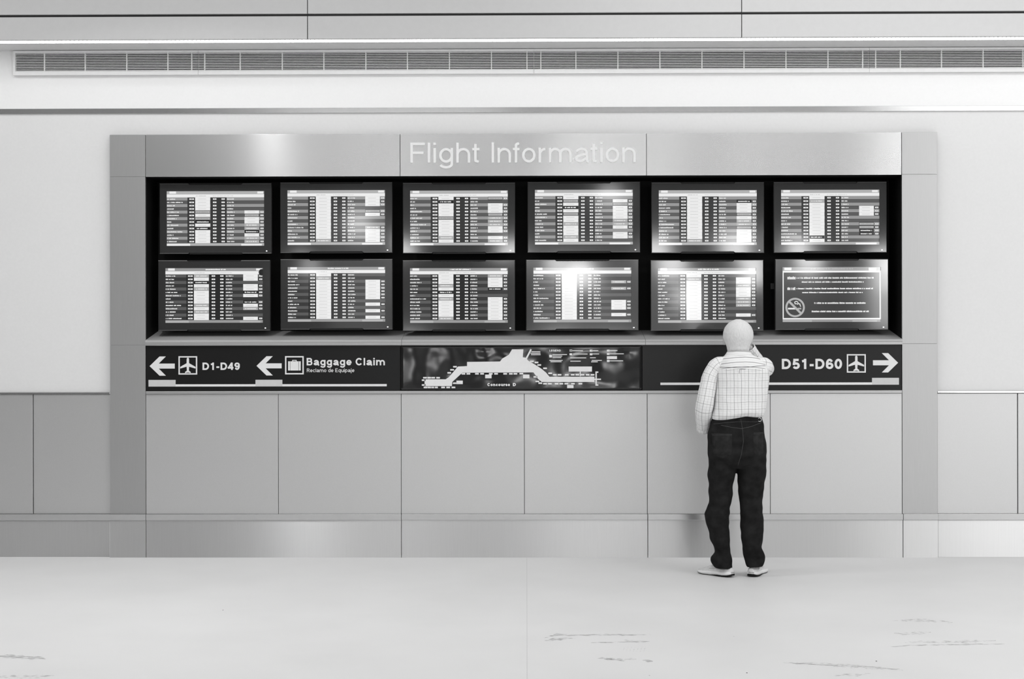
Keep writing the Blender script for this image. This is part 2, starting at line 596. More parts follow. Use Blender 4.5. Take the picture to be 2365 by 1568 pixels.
random.seed(4)
scuff([(1285, 1468), (1400, 1466), (1505, 1466)], 3.5, 1)
scuff([(1258, 1473), (1285, 1466), (1310, 1466)], 5, 1)
scuff([(1258, 1479), (1295, 1476), (1330, 1473)], 6, 1)
scuff([(1365, 1484), (1430, 1483), (1500, 1482)], 3, 1)
scuff([(1440, 1480), (1495, 1482)], 8, 2)
for k in range(7):
    scuff([(1438 + k * 8, 1505), (1443 + k * 8, 1494)], 5, 2)
scuff([(1378, 1519), (1400, 1523), (1470, 1523)], 7, 2)
scuff([(1395, 1522), (1440, 1524)], 3, 1)
scuff([(1484, 1526), (1508, 1527)], 7, 1)
scuff([(-20, 1514), (50, 1518), (106, 1521)], 9, 1)
scuff([(-20, 1564), (60, 1563), (125, 1559)], 8, 2)
scuff([(2060, 1434), (2130, 1433), (2200, 1437)], 7, 2)
scuff([(2065, 1463), (2150, 1460)], 8, 2)
scuff([(2050, 1494), (2120, 1490), (2320, 1487)], 3, 1)
scuff([(2090, 1484), (2300, 1480)], 7, 2)
scuff([(1808, 1530), (1870, 1532), (1950, 1538), (2085, 1547)], 8, 2)
scuff([(1815, 1531), (1900, 1535), (2010, 1540), (2085, 1548)], 3, 1)
scuff([(1925, 1559), (2010, 1557)], 8, 2)
for u_, v_ in ((515, 1409), (1725, 1554), (2024, 1527), (1500, 1560), (1695, 1470)):
    p = FL(u_, v_)
    f = bm.faces.new([bm.verts.new((p.x + .004 * math.cos(a), p.y + .008 * math.sin(a), .0007)) for a in (0, 1, 2, 3, 4, 5)])
    f.material_index = 1 if u_ in (1500, 1695) else 3
p0 = bm.faces.new([bm.verts.new(p) for p in ((-.0015, -9.8, .0004), (.0015, -9.8, .0004), (.0015, -.002, .0004), (-.0015, -.002, .0004))])
p0.material_index = 4
fl = build('floor', bm, [M['floor'], M['scuff'], M['faint'], M['rubber'], mat('floor_joint_filler', .52, .6, var=.05)])
tag(fl, kind='structure')

# heights of the wall's horizontal lines
zTrim0, zTrim1 = Z(261, 259, YW), Z(248.5, 247, YW)
zSoff = Z(115.5, 112, YW)
zWain1, zWain0 = Z(906, 903, YW), Z(1184.5, 1184.5, YW)
zBase1 = Z(1200, 1199.5, YW)

xA, xB = X(253.5), X(2165.5)                # outer sides of the display wall
# plain wall: left and right of the display wall and above it
bm = bmesh.new()
zTop = Z(311, 305)
box(bm, XL, xA - .003, YW, YW + .15, 0, zTop)
box(bm, xB + .003, XR, YW, YW + .15, 0, zTop)
box(bm, XL, XR, YW, YW + .15, zTop, zTrim0 + .01)
tag(build('wall_back', bm, M['paint']), kind='structure')
bm = bmesh.new()
box(bm, XL, XR, YW - .004, YW + .15, zTrim0 + .01, 4.0)
tag(build('wall_back_upper', bm, M['band']), kind='structure')
tag(boxo('trim_1', XL, XR, YW - .009, YW + .002, zTrim0, zTrim1, M['ledge'], bevel=.002), kind='structure')

# soffit over the light slot, and the panelled fascia hanging in front of it
YF = -0.43
tag(boxo('ceiling_soffit', XL, XR, -0.19, YW + .15, zSoff, zSoff + .12, M['soffit']), kind='structure')
tag(boxo('ceiling', XL, XR, YF - .04, YW + .15, 5.0, 5.1, M['fascia']), kind='structure')
zf0 = Z(88.5, 86.5, YF)
zj0, zj1 = Z(37, 33.5, YF), Z(31, 27.5, YF)
n = 2
xs = [XL, X(710, YF, 60) - 3.05, X(710, YF, 60), X(1713, YF, 60), X(1713, YF, 60) + 3.05, XR]
for i in range(5):
    for a, b_ in ((zf0, zj0), (zj1, 4.9)):
        tag(boxo('trim_%d' % n, xs[i] + .003, xs[i + 1] - .003, YF, YF + .03, a, b_, M['fascia'], bevel=.0015), kind='structure')
        n += 1
tag(boxo('trim_%d' % n, XL, XR, YF + .022, YF + .05, zf0 + .003, 4.95, M['reveal']), kind='structure')
n += 1

# wainscot panels beside the display wall
YP = 0.045
tag(boxo('trim_%d' % n, XL, xA - .004, YP + .006, YW + .002, zBase1, zWain1 - .001, M['reveal']), kind='structure'); n += 1
tag(boxo('trim_%d' % n, xB + .004, XR, YP + .006, YW + .002, zBase1, zWain1 - .001, M['reveal']), kind='structure'); n += 1
jl, jr = X(78, YP, 1000), X(2349, YP, 1000)
zc = zWain1 - .016
for a, b_ in ((XL, jl - 1.82), (jl - 1.82, jl - .91), (jl - .91, jl), (jl, xA - .004), (xB + .004, jr), (jr, jr + .91), (jr + .91, jr + 1.82), (jr + 1.82, XR)):
    tag(boxo('trim_%d' % n, a + .003, b_ - .003, YP - .012, YP + .008, zWain0, zc, M['panel'], bevel=.0015), kind='structure')
    n += 1
for nm, a, b_ in (('left', XL, xA - .006), ('right', xB + .006, XR)):
    tag(boxo('trim_%d' % n, a, b_, YP - .022, YP + .008, zc + .003, zWain1, M['ledge'], bevel=.002), kind='structure'); n += 1
    tag(boxo('baseboard_%s' % nm, a, b_, YP - .028, YW - .002, -.001, zBase1, M['base'], bevel=.002), kind='structure')
    tag(boxo('trim_%d' % n, a, b_, YP - .036, YP + .005, zBase1 + .0005, zWain0 - .0005, M['ledge'], bevel=.003), kind='structure'); n += 1

# ================================================================== LIGHT SLOT AND AIR GRILLES
zL = zSoff + .004
lt = tag(empty('linear_light', (0, -.31, zL)), 'long glowing strip light in the slot below the ceiling fascia', 'light')
bm = bmesh.new()
box(bm, XL, XR, YF + .055, -.195, zL + .045, zL + .10)
box(bm, XL, XR, -.205, -.195, zL - .004, zL + .045)
box(bm, XL, XR, YF + .055, YF + .062, zL + .004, zL + .045)
build('housing', bm, M['louvre'], lt, origin=(0, -.31, zL))
bm = bmesh.new()
box(bm, XL, XR, YF + .064, -.207, zL + .003, zL + .04)
build('lens', bm, M['lamp'], lt, origin=(0, -.31, zL))
bm = bmesh.new()
x = XL
while x < XR:
    box(bm, x, x + .0016, YF + .064, -.207, zL - .003, zL + .003)
    x += .030
build('louvre', bm, M['louvre'], lt, origin=(0, -.31, zL))

YG = YW - .02
zg1, zg0 = Z(121.5, 117.5, YG), Z(163.5, 159, YG)
zgf1, zgf0 = zSoff - .004, Z(172, 168.5, YG)
secs = [(31, 458, [103, 197, 293, 388, 443], 'white slatted air grille at the left end of the row'),
        (458, 1233, [473, 555, 652, 748, 845, 941, 1038, 1135, 1217], 'white slatted air grille second from left, above the lettered header'),
        (1233, 2007, [1249, 1330, 1427, 1524, 1621, 1718, 1815, 1912, 1992], 'white slatted air grille third from left, above the standing man'),
        (2007, 2781, [2022, 2079, 2174, 2270, 2362, 2460, 2557, 2655, 2750], 'white slatted air grille cut by the right edge of the picture')]
for u0, u1, bars, lab in secs:
    x0, x1 = X(u0, YG, 140) + .001, X(u1, YG, 140) - .001
    e0, e1 = (.016 if u0 < 100 else .0), .0
    g = tag(empty('air_grille', ((x0 + x1) / 2, YG, zg0)), lab, 'air vent', 'air grilles in the light slot')
    o3 = ((x0 + x1) / 2, YG, (zg0 + zg1) / 2)
    bm = bmesh.new()
    box(bm, x0, x1, YG - .012, YG + .014, zg1, zgf1)
    box(bm, x0, x1, YG - .012, YG + .014, zgf0, zg0)
    if e0:
        box(bm, x0, x0 + e0, YG - .012, YG + .014, zg0, zg1)
    build('frame', bm, M['grille'], g, origin=o3)
    bm = bmesh.new()
    N_ = 11
    for i in range(N_):
        z = zg0 + (zg1 - zg0) * (i + .5) / N_
        box(bm, x0 + e0, x1, YG - .004, YG + .004, z - .0023, z + .0023)
    build('slats', bm, M['grille'], g, origin=o3)
    for ub in bars:
        xb = X(ub, YG, 140)
        boxo('divider_bar', xb - .003, xb + .003, YG - .007, YG + .012, zg0, zg1, M['grille'], g)
    boxo('duct', x0 + e0, x1, YG + .0145, YG + .0155, zg0, zg1, M['dark'], g)

# ================================================================== DISPLAY WALL
dw = tag(empty('display_wall', ((xA + xB) / 2, .0, 0)), 'wide metal panelled flight information wall with a black screen recess', 'display wall')
T = .02
cx0, cx1 = X(336.5), X(2083)
zCav = Z(408.5, 404)
zSill = Z(786, 782)
zSign1, zSign0 = Z(799.5, 795.5), Z(903, 899.5)
zLow1, zLow0 = Z(911, 907.5), Z(1187, 1185.5)
zBs = Z(1201.5, 1199.5)
G = .0018


def pan(name, x0, x1, z0, z1, m, y0=0.0, t=T, par=dw):
    return boxo(name, x0 + G, x1 - G, y0, y0 + t, z0 + .0006, z1 - .0006, m, par, bevel=.0012)


hx = [cx0, X(924.5), X(1493.5), cx1]
for i in range(3):
    p = pan('header_panel', hx[i], hx[i + 1], zCav, zTop, M['metal'])
    if i == 1:
        bm = bmesh.new()
        yb = Z(376.5, 374.5)
        write(bm, 'Flight', X(943, v=360), X(1110, v=360), yb, Z(330) - Z(376.5), .118, -.006, .001)
        build('lettering', bm, M['letter'], p, origin=p.location + dw.location)
        bm = bmesh.new()
        write(bm, 'Information', X(1131, v=360), X(1471.5, v=360), yb, Z(330) - Z(376.5), .118, -.006, .001)
        build('lettering', bm, M['letter'], p, origin=p.location + dw.location)
        for q_ in p.children:
            q_.location = (0, 0, 0)
for x0, x1, l1, l2 in ((xA, cx0, 408.5, 797), (cx1, xB, 402.5, 793.5)):
    za, zb = Z(l1), Z(l2)
    if x0 == xA:
        za, zb = U(295, 408, 0).z, U(295, 797, 0).z
    else:
        za, zb = U(2125, 402.5, 0).z, U(2125, 793.5, 0).z
    pan('side_panel', x0, x1, za, zTop, M['side'])
    pan('side_panel', x0, x1, zb, za, M['side'])
    pan('side_panel', x0, x1, zLow0, zb, M['side'])
# carcass behind the panels, with side returns
bm = bmesh.new()
box(bm, xA + .001, cx0 - .002, T - .002, YW + .05, 0.01, zTop - .003)
box(bm, cx1 + .002, xB - .001, T - .002, YW + .05, 0.01, zTop - .003)
box(bm, cx0, cx1, T - .002, YW + .05, zCav + .004, zTop - .003)
box(bm, cx0, cx1, T - .002, YW + .05, 0.01, zSign1 - .004)
build('carcass', bm, M['reveal'], dw, origin=dw.location)
# the black recess
YR = .353
zSb = U(1216, 763, YR).z
bm = bmesh.new()
box(bm, cx0 - .02, cx1 + .02, YR, YR + .02, zSign1, zCav + .03)
box(bm, cx0 - .02, cx0 + .0005, .0205, YR, zSign1, zCav + .02)
box(bm, cx1 - .0005, cx1 + .02, .0205, YR, zSign1, zCav + .02)
box(bm, cx0 - .02, cx1 + .02, .0205, YR, zCav - .0005, zCav + .02)
build('recess', bm, M['black'], dw, origin=dw.location)
# sloping sill in three lengths with a rounded nosing
sx = [cx0 + .001, X(928, v=785), X(1490, v=785), cx1 - .001]
for i in range(3):
    bm = bmesh.new()
    prof = [(-.018, zSign1 + .002), (-.022, zSill - .012), (-.020, zSill - .004), (-.012, zSill), (YR - .001, zSb), (YR - .001, zSb - .02), (.03, zSill - .04), (.03, zSign1 + .002)]
    a = [bm.verts.new((sx[i] + .001, p[0], p[1])) for p in prof]
    b_ = [bm.verts.new((sx[i + 1] - .001, p[0], p[1])) for p in prof]
    bm.faces.new(a)
    bm.faces.new(list(reversed(b_)))
    for j in range(len(prof)):
        k = (j + 1) % len(prof)
        bm.faces.new((a[j], b_[j], b_[k], a[k]))
    s_ = build('sill', bm, M['sill'], dw, origin=((sx[i] + sx[i + 1]) / 2, 0, zSill))
    boxo('nosing', sx[i] + .001, sx[i + 1] - .001, -.025, -.019, zSign1 + .004, zSill - .022, M['side'], s_)
    s_.children[0].location = Vector((0, -.022, (zSign1 + .004 + zSill - .022) / 2 - zSill))
# rail under the signs, lower panels, ledge and base
boxo('rail', cx0 + .002, cx1 - .002, -.012, .01, zLow1 + .001, zSign0 - .003, M['side'], dw, bevel=.003)
lx = [cx0, X(642.5), X(926), X(1210.5), X(1494.5), X(1778.5), cx1]
for i in range(6):
    pan('lower_panel', lx[i], lx[i + 1], zLow0, zLow1, M['panel'])
ex = [xA, X(337.5), X(926.5), X(1495), X(2084), xB]
for i in range(5):
    boxo('ledge', ex[i] + .001, ex[i + 1] - .001, -.020, .012, zBs + .0005, zLow0 + .0005, M['ledge'], dw, bevel=.003)
    pan('base_panel', ex[i], ex[i + 1], -.0015, zBs + .001, M['base'], y0=-.012)

# ================================================================== SIGNS
YS = -.004


def sign_arrow(par, ut, d, vc, o3, wv=22.3):
    """bold arrow, tip at image column ut, pointing left (d=1) or right (d=-1)"""
    P = [(0, 0), (23, -wv), (37.5, -wv), (21, -5.8), (58, -5.8), (58, 5.8), (21, 5.8), (37.5, wv), (23, wv)]
    pts = [(X(ut + d * a, YS, vc), U(1216, vc + b_ + (0), YS).z) for a, b_ in P]
    bm = bmesh.new()
    prism(bm, pts, YS - .003, YS)
    return build('arrow', bm, M['white'], par, origin=o3)


def zc_at(u, v):
    return U(u, v, YS).z


def pictogram(par, u0, u1, v0, v1, kind, o3):
    x0, x1, z1, z0 = X(u0, YS, v0), X(u1, YS, v0), zc_at(u0, v0), zc_at(u0, v1)
    w = .0095
    bm = bmesh.new()
    strip(bm, [(x0 + w / 2, z0 + w / 2), (x1 - w / 2, z0 + w / 2), (x1 - w / 2, z1 - w / 2), (x0 + w / 2, z1 - w / 2)], w, YS - .003, YS, True)
    cx, cz, k = (x0 + x1) / 2, (z0 + z1) / 2, (x1 - x0) / 43.0
    if kind == 'plane':
        half = [(0, 17.5), (1.6, 17), (2.6, 15), (2.8, 5), (17.5, -3.4), (17.5, -7.2), (2.8, -3.0), (2.2, -12), (6.4, -15), (6.4, -17.6), (0, -16.2)]
        pts = [(cx + a * k, cz + b_ * k) for a, b_ in half] + [(cx - a * k, cz + b_ * k) for a, b_ in reversed(half[1:-1])]
        prism(bm, pts, YS - .003, YS)
    else:
        for a, b_ in ((-14.5, -10.2), (-9.4, 9.4), (10.2, 14.5)):
            prism(bm, [(cx + a * k, cz - 12 * k), (cx + b_ * k, cz - 12 * k), (cx + b_ * k, cz + 9 * k), (cx + a * k, cz + 9 * k)], YS - .003, YS)
        strip(bm, [(cx - 4.5 * k, cz + 8 * k), (cx - 4 * k, cz + 11.3 * k), (cx + 4 * k, cz + 11.3 * k), (cx + 4.5 * k, cz + 8 * k)], 1.8 * k, YS - .003, YS)
    return build('pictogram', bm, M['white'], par, origin=o3)


def sign(name, u0, u1, lab):
    x0, x1 = X(u0, YS, 850), X(u1, YS, 850)
    o3 = ((x0 + x1) / 2, YS, (zSign0 + zSign1) / 2)
    e = tag(empty(name, o3), lab, 'sign')
    boxo('sign_face', x0, x1, YS, YS + .02, zSign0, zSign1, M['sign'], e)
    return e, o3


def lettering(par, rows, o3):
    for t, u0, u1, vt, vb, wt in rows:
        bm = bmesh.new()
        um = (u0 + u1) / 2
        write(bm, t, X(u0, YS, vb), X(u1, YS, vb), zc_at(um, vb), zc_at(um, vt) - zc_at(um, vb), wt, YS - .003, YS)
        build('lettering', bm, M['white'], par, origin=o3)


e, o3 = sign('direction_sign', 338, 924, 'long black sign with two left arrows, D1-D49 and Baggage Claim')
sign_arrow(e, 345.7, 1, 844.2, o3)
sign_arrow(e, 592.6, 1, 844.0, o3)
pictogram(e, 412.4, 455.6, 822.6, 865, 'plane', o3)
pictogram(e, 658.5, 701.6, 822.4, 864.6, 'bag', o3)
lettering(e, [('D1-D49', 466, 555, 837.3, 854.2, .215), ('Baggage', 706.5, 813.5, 826.6, 843.6, .19), ('Claim', 820, 890.5, 826.6, 843.6, .19),
              ('Reclamo de Equipaje', 708, 819, 850.8, 859.3, .14)], o3)
bm = bmesh.new()
zu0, zu1, zu2 = zc_at(600, 892.4), zc_at(600, 887.2), zc_at(600, 877)
box(bm, X(343, YS), X(893, YS), YS - .003, YS, zu0, zu1)
build('underline', bm, M['white'], e, origin=o3)
for a, b_ in ((343, 405.5), (590, 652)):
    bm = bmesh.new()
    box(bm, X(a, YS), X(b_, YS), YS - .0035, YS, zu0, zu2)
    build('underline_block', bm, M['grey'], e, origin=o3)

e, o3 = sign('direction_sign', 1484, 2082, 'long black sign with one right arrow and D51-D60, behind the man')
sign_arrow(e, 2074, -1, 838.9, o3)
pictogram(e, 1955.6, 1999.4, 817.9, 860.5, 'plane', o3)
lettering(e, [('D51-D60', 1803, 1946, 828.6, 852.2, .215)], o3)
bm = bmesh.new()
zu0, zu1, zu2 = zc_at(1850, 888.6), zc_at(1850, 883.2), zc_at(1850, 872.8)
box(bm, X(1525, YS), X(2075.5, YS), YS - .003, YS, zu0, zu1)
build('underline', bm, M['white'], e, origin=o3)
bm = bmesh.new()
box(bm, X(2013.6, YS), X(2075.7, YS), YS - .0035, YS, zu0, zu2)
build('underline_block', bm, M['grey'], e, origin=o3)

# concourse map on wrinkled film
x0, x1 = X(925.5, YS, 850), X(1482, YS, 850)
o3 = ((x0 + x1) / 2, YS, (zSign0 + zSign1) / 2)
e = tag(empty('concourse_map', o3), 'glossy black concourse map poster between the two direction signs', 'map')
bm = bmesh.new()
NX, NZ = 90, 18
vv = []
for j in range(NZ + 1):
    for i in range(NX + 1):
        s, t = i / NX, j / NZ
        x, z = x0 + (x1 - x0) * s, zSign0 + (zSign1 - zSign0) * t
        dy = .0045 * noise.noise((x * 3.1, z * 5, 2.0)) + .002 * noise.noise((x * 9, z * 9, 5.0))
        for px, pz, r, a in ((934, 805, .05, .012), (1452, 812, .04, -.010), (1470, 870, .06, -.006), (1120, 805, .05, .006)):
            d = math.hypot(x - X(px, YS), z - zc_at(px, pz))
            dy += a * math.exp(-(d / r) ** 2)
        edge = min(1, 6 * min(s, 1 - s)) * min(1, 5 * min(t, 1 - t) + .2)
        vv.append(bm.verts.new((x, YS - .0035 - dy * edge, z)))
for j in range(NZ):
    for i in range(NX):
        a = j * (NX + 1) + i
        bm.faces.new((vv[a], vv[a + 1], vv[a + NX + 2], vv[a + NX + 1]))
film = build('poster_film', bm, M['film'], e, smooth=True, origin=o3)
sol = film.modifiers.new('thickness', 'SOLIDIFY')
sol.thickness = .001
boxo('backing_board', x0, x1, YS + .010, YS + .02, zSign0, zSign1, M['sign'], e)
YM = YS - .012


def mp5(a, b_):                             # map drawing grid -> place on the poster
    p = U(910 + a / 3.942, 780 + b_ / 3.942, YM)
    return (p.x, p.z)


bm = bmesh.new()
prism(bm, [mp5(*q) for q in ((278, 378), (470, 378), (500, 358), (582, 262), (665, 258), (665, 220), (965, 216), (985, 190), (1045, 155), (1075, 105), (1178, 105), (1172, 178),
                             (1200, 182), (1222, 208), (1290, 248), (1345, 284), (1385, 318), (1415, 355), (1825, 355), (1825, 402), (1345, 402), (1312, 376), (1270, 315),
                             (622, 318), (530, 402), (527, 440), (278, 440))], YM, YM + .002)
build('floor_plan', bm, M['white'], e, origin=o3)


def mark(name, pts, w):
    bm = bmesh.new()
    strip(bm, [mp5(*q) for q in pts], w, YM - .0005, YM + .002)
    build(name, bm, M['white'], e, origin=o3)


mark('walkway', [(1203, 192), (1248, 105)], .012)
mark('bracket', [(1860, 313), (1840, 313), (1840, 430), (1860, 430)], .010)
mark('bracket_stem', [(1825, 378), (1884, 378)], .010)
mark('pointer', [(1695, 305), (1695, 350)], .007)


def bar5(name, a, b_, w, h):
    p, q = mp5(a, b_ - h / 2), mp5(a + w, b_ + h / 2)
    bm = bmesh.new()
    box(bm, p[0], q[0], YM, YM + .002, q[1], p[1])
    build(name, bm, M['white'], e, origin=o3)


for a, b_, w, h in ((1590, 285, 212, 46), (830, 352, 58, 34), (1175, 352, 58, 34), (568, 406, 58, 32), (1576, 444, 58, 28)):
    bar5('notice_block', a, b_, w, h)
for a, b_ in ((265, 364), (303, 364), (340, 364), (384, 364), (253, 386), (253, 430), (270, 452), (307, 452), (337, 452), (365, 452), (430, 452), (476, 452), (524, 452), (536, 414),
              (538, 264), (512, 292), (486, 319), (615, 328), (660, 328), (738, 328), (785, 328), (864, 328), (912, 328), (995, 328), (1047, 328), (1088, 328), (1142, 326),
              (1238, 215), (1280, 225), (1305, 248), (1358, 278), (1405, 323), (1447, 337), (1490, 337), (1556, 337), (1610, 337), (1652, 337), (1700, 337), (1745, 337), (1790, 337),
              (1270, 356), (1288, 397), (1315, 413), (1358, 418), (1402, 418), (1463, 418), (1506, 418), (1552, 418), (1612, 418), (1680, 418)):
    bar5('gate_label', a, b_, 34, 14)
for a, b_, w in ((1250, 127, 82), (1243, 141, 90), (1247, 154, 88), (1443, 153, 132), (1443, 167, 88), (1443, 181, 80), (1415, 206, 120), (1425, 218, 100),
                 (1600, 118, 120), (1630, 148, 132), (1605, 183, 145), (1605, 213, 95), (1800, 117, 60), (1805, 147, 62), (1785, 182, 52), (1800, 206, 92), (1795, 219, 60),
                 (1960, 116, 74), (1960, 146, 132), (1960, 210, 126)):
    bar5('legend_line', a, b_, w, 7)
for a, b_, w, h in ((1413, 167, 26, 24), (1598, 117, 24, 18), (1598, 150, 24, 18), (1782, 117, 24, 18), (1782, 150, 24, 18), (1938, 117, 24, 18), (1938, 147, 24, 18), (1938, 181, 92, 26), (1938, 211, 24, 20)):
    bar5('legend_icon', a, b_, w, h)
bm = bmesh.new()
a, b_ = mp5(848, 440), mp5(1058, 412)
write(bm, 'Concourse', a[0], b_[0], a[1], b_[1] - a[1], .27, YM, YM + .002)
build('lettering', bm, M['white'], e, origin=o3)
bm = bmesh.new()
a, b_ = mp5(1078, 440), mp5(1112, 412)
write(bm, 'D', a[0], b_[0], a[1], b_[1] - a[1], .27, YM, YM + .002)
build('lettering', bm, M['white'], e, origin=o3)
bm = bmesh.new()
a, b_ = mp5(1413, 125), mp5(1520, 108)
write(bm, 'LEGEND', a[0], b_[0], a[1], b_[1] - a[1], .22, YM, YM + .002)
build('lettering', bm, M['white'], e, origin=o3)

# ================================================================== MONITORS
YT = .10
MW, MH = .827, .517
SW, SH = .724, .408
# (centre u, centre v, status columns, name lengths seed)
TV = [
    (497.5, 504.5, 'wwwwtwttwtwwww', '----wtwwggtwgg', 1, 'leftmost screen of the upper row, scattered white remarks low right'),
    (776.5, 502.3, 'wwwwwwwwwwwwwg', 'www-tw---gwwww', 1, 'upper row screen second from left, above the suitcase sign'),
    (1060, 503.2, 'wtwwwwtwwwwwgw', 't-wwwtgggww-wg', 1, 'upper row screen third from left, below the word Flight'),
    (1348.5, 501.4, 'wtwtwtwwgwwwgw', '-wtwwwwggw-ww-', 1, 'upper row screen below the word Information'),
    (1634.7, 502.5, 'wwwwwwwwwwwwwg', '-twwwtwggtwwww', 1, 'upper row screen second from right, above the man\'s head'),
    (1917.5, 501.6, 'wgwwwwwwwwwwtw', '---www--tttt--', 1, 'rightmost screen of the upper row with one small white remark block'),
    (494.5, 682.3, 'gwtwgwwwwgwgww', 'ww-wwtw-twg--w', 0, 'leftmost screen of the lower row with a black dot at its corner'),
    (777, 679.7, 'wgwwwwwwwwwwww', '--wwwwww-w-w-w', 0, 'lower row screen second from left, above the suitcase sign'),
    (1059.8, 682.3, 'wwwgwtwgwwwwwg', 'gwwwt--wwwwwww', 0, 'lower row screen third from left, above the concourse map'),
    (1345, 681, 'wwwwwwwwwwwwww', '--g-g---www-w-', 0, 'lower row screen fourth from left with a pale glare on it'),
    (1633, 682, 'wgwwwwwwwwwwww', '-wwgwwwggg--w-', 0, 'lower row screen directly behind the man\'s head'),
    (1921, 680, None, None, 0, 'lower row screen at right with text and a no smoking symbol'),
]


def frame_mesh():
    bm = bmesh.new()
    w, h, nt = MW / 2, MH / 2, .007
    a, b_ = .235 * MW, .243 * MW
    out = [(-w, h), (-b_, h), (-a, h - nt), (a, h - nt), (b_, h), (w, h), (w, -h), (b_, -h), (a, -h + nt), (-a, -h + nt), (-b_, -h), (-w, -h)]
    sw, sh = SW / 2, SH / 2
    inn = [(-sw, sh), (-b_, sh), (-a, sh), (a, sh), (b_, sh), (sw, sh), (sw, -sh), (b_, -sh), (a, -sh), (-a, -sh), (-b_, -sh), (-sw, -sh)]
    c = .004

    def ring(pts, y, ins=0.0):
        return [bm.verts.new((p[0] - math.copysign(ins, p[0]), y, p[1] - math.copysign(ins, p[1]))) for p in pts]
    r0 = ring(out, .035)
    r1 = ring(out, .004)
    r2 = ring(out, 0.0, c)
    r3 = ring(inn, 0.0, -.003)
    r4 = ring(inn, .008)
    rs = [r0, r1, r2, r3, r4]
    n = len(out)
    for k in range(4):
        for i in range(n):
            j = (i + 1) % n
            f = bm.faces.new((rs[k][i], rs[k][j], rs[k + 1][j], rs[k + 1][i]))
            if k == 1 and i in (0, 4, 6, 10):
                f.material_index = 1
    return bm


def words_row(bm, x0, x1, zc, hgt, mi, rnd, y):
    x = x0
    while x < x1 - .004:
        l = min(rnd.uniform(.0035, .007), x1 - x)
        quad(bm, x, x + l, zc - hgt * .5, zc + hgt * rnd.choice((.32, .36, .5)), y, mi)
        x += l + (.0013 if rnd.random() < .82 else .006)


def table(i, col3, rem, up, rnd):
    """the timetable picture of one screen, as thin printed areas of one lit panel"""
    bm = bmesh.new()
    box(bm, -SW / 2, SW / 2, .010, .016, -SH / 2, SH / 2, 5)
    WH, LT, MD, DM, DK, BK = 0, 1, 2, 3, 4, 5
    px = lambda t: -SW / 2 + SW * t
    pz = lambda t: SH / 2 - SH * t

    def q(a, b_, t0, t1, mi, lay=1):
        quad(bm, px(a), px(b_), pz(t1), pz(t0), .010 - .0004 * lay, mi)
    bandA, bandB, bl = ((MD, DM, DK) if up else (DM, DK, BK))
    q(0, 1, 0, .058, LT if up else MD)
    q(.028, .096, .008, .05, WH, 2)
    words_row(bm, px(.41), px(.62), pz(.030), .010, WH if not up else LT, rnd, .0094)
    q(.925, .985, .012, .05, WH, 2)
    q(0, 1, .060, .117, WH)
    words_row(bm, px(.30), px(.40), pz(.09), .004, LT, rnd, .0094)
    words_row(bm, px(.47), px(.68), pz(.09), .003, LT, rnd, .0094)
    q(0, 1, .944, 1, LT if up else MD)
    q(0, .24, .955, .995, LT if not up else WH, 2)
    q(.76, .97, .957, .99, LT if not up else WH, 2)
    rh = (.944 - .118) / 14
    for r in range(14):
        t0 = .118 + r * rh
        t1 = t0 + rh
        tc = (t0 + t1) / 2
        band = bandA if r % 2 == 0 else bandB
        q(0, 1, t0, t1 - .004, band)
        q(.212, .288, t0, t1, bl if r % 2 else DK, 2)
        q(.447, .612, t0, t1, bl, 2)
        z = pz(tc)
        txt = SH * .021
        ln = rnd.choice((.08, .085, .07, .12, .16, .05, .10, .10))
        words_row(bm, px(.004), px(.004 + ln), z, txt, WH, rnd, .0092)
        for a, b_ in ((.232, .279), (.473, .508), (.56, .593)):
            q(a, b_, tc - .013, tc + .013, WH, 4)
            q(a + .012, b_ - .012, tc - .004, tc + .004, DK, 5)
        words_row(bm, px(.617), px(.617 + rnd.choice((.068, .068, .075))), z, txt, WH, rnd, .0092)
        for st, a, b_ in ((col3[r], .292, .444), (rem[r], .794, .943)):
            if st == 'w':
                q(a, b_, t0, t1 - .001, WH, 4)
                q(a + .03, b_ - .04, tc - .002, tc + .003, LT, 5)
            elif st == 'g':
                q(a, b_, t0 + .004, t1 - .004, LT, 4)
                words_row(bm, px(a + .02), px(b_ - .02), z, txt * .8, WH, rnd, .0080)
            elif st == 't':
                q(a, b_, t0, t1, BK, 4)
                if up == 0 or rnd.random() < .35:
                    words_row(bm, px(a + .015), px(b_ - .015), z, txt, WH, rnd, .0080)
                else:
                    q(a + .003, b_ - .003, t0 + .008, t1 - .010, LT, 5)
                    words_row(bm, px(a + .02), px(b_ - .02), z, txt * .7, MD, rnd, .0076)
        if rem[r] != '-':
            q(.957, .988, tc - .013, tc + .013, WH, 4)
            q(.966, .98, tc - .004, tc + .004, DM, 5)
    return bm


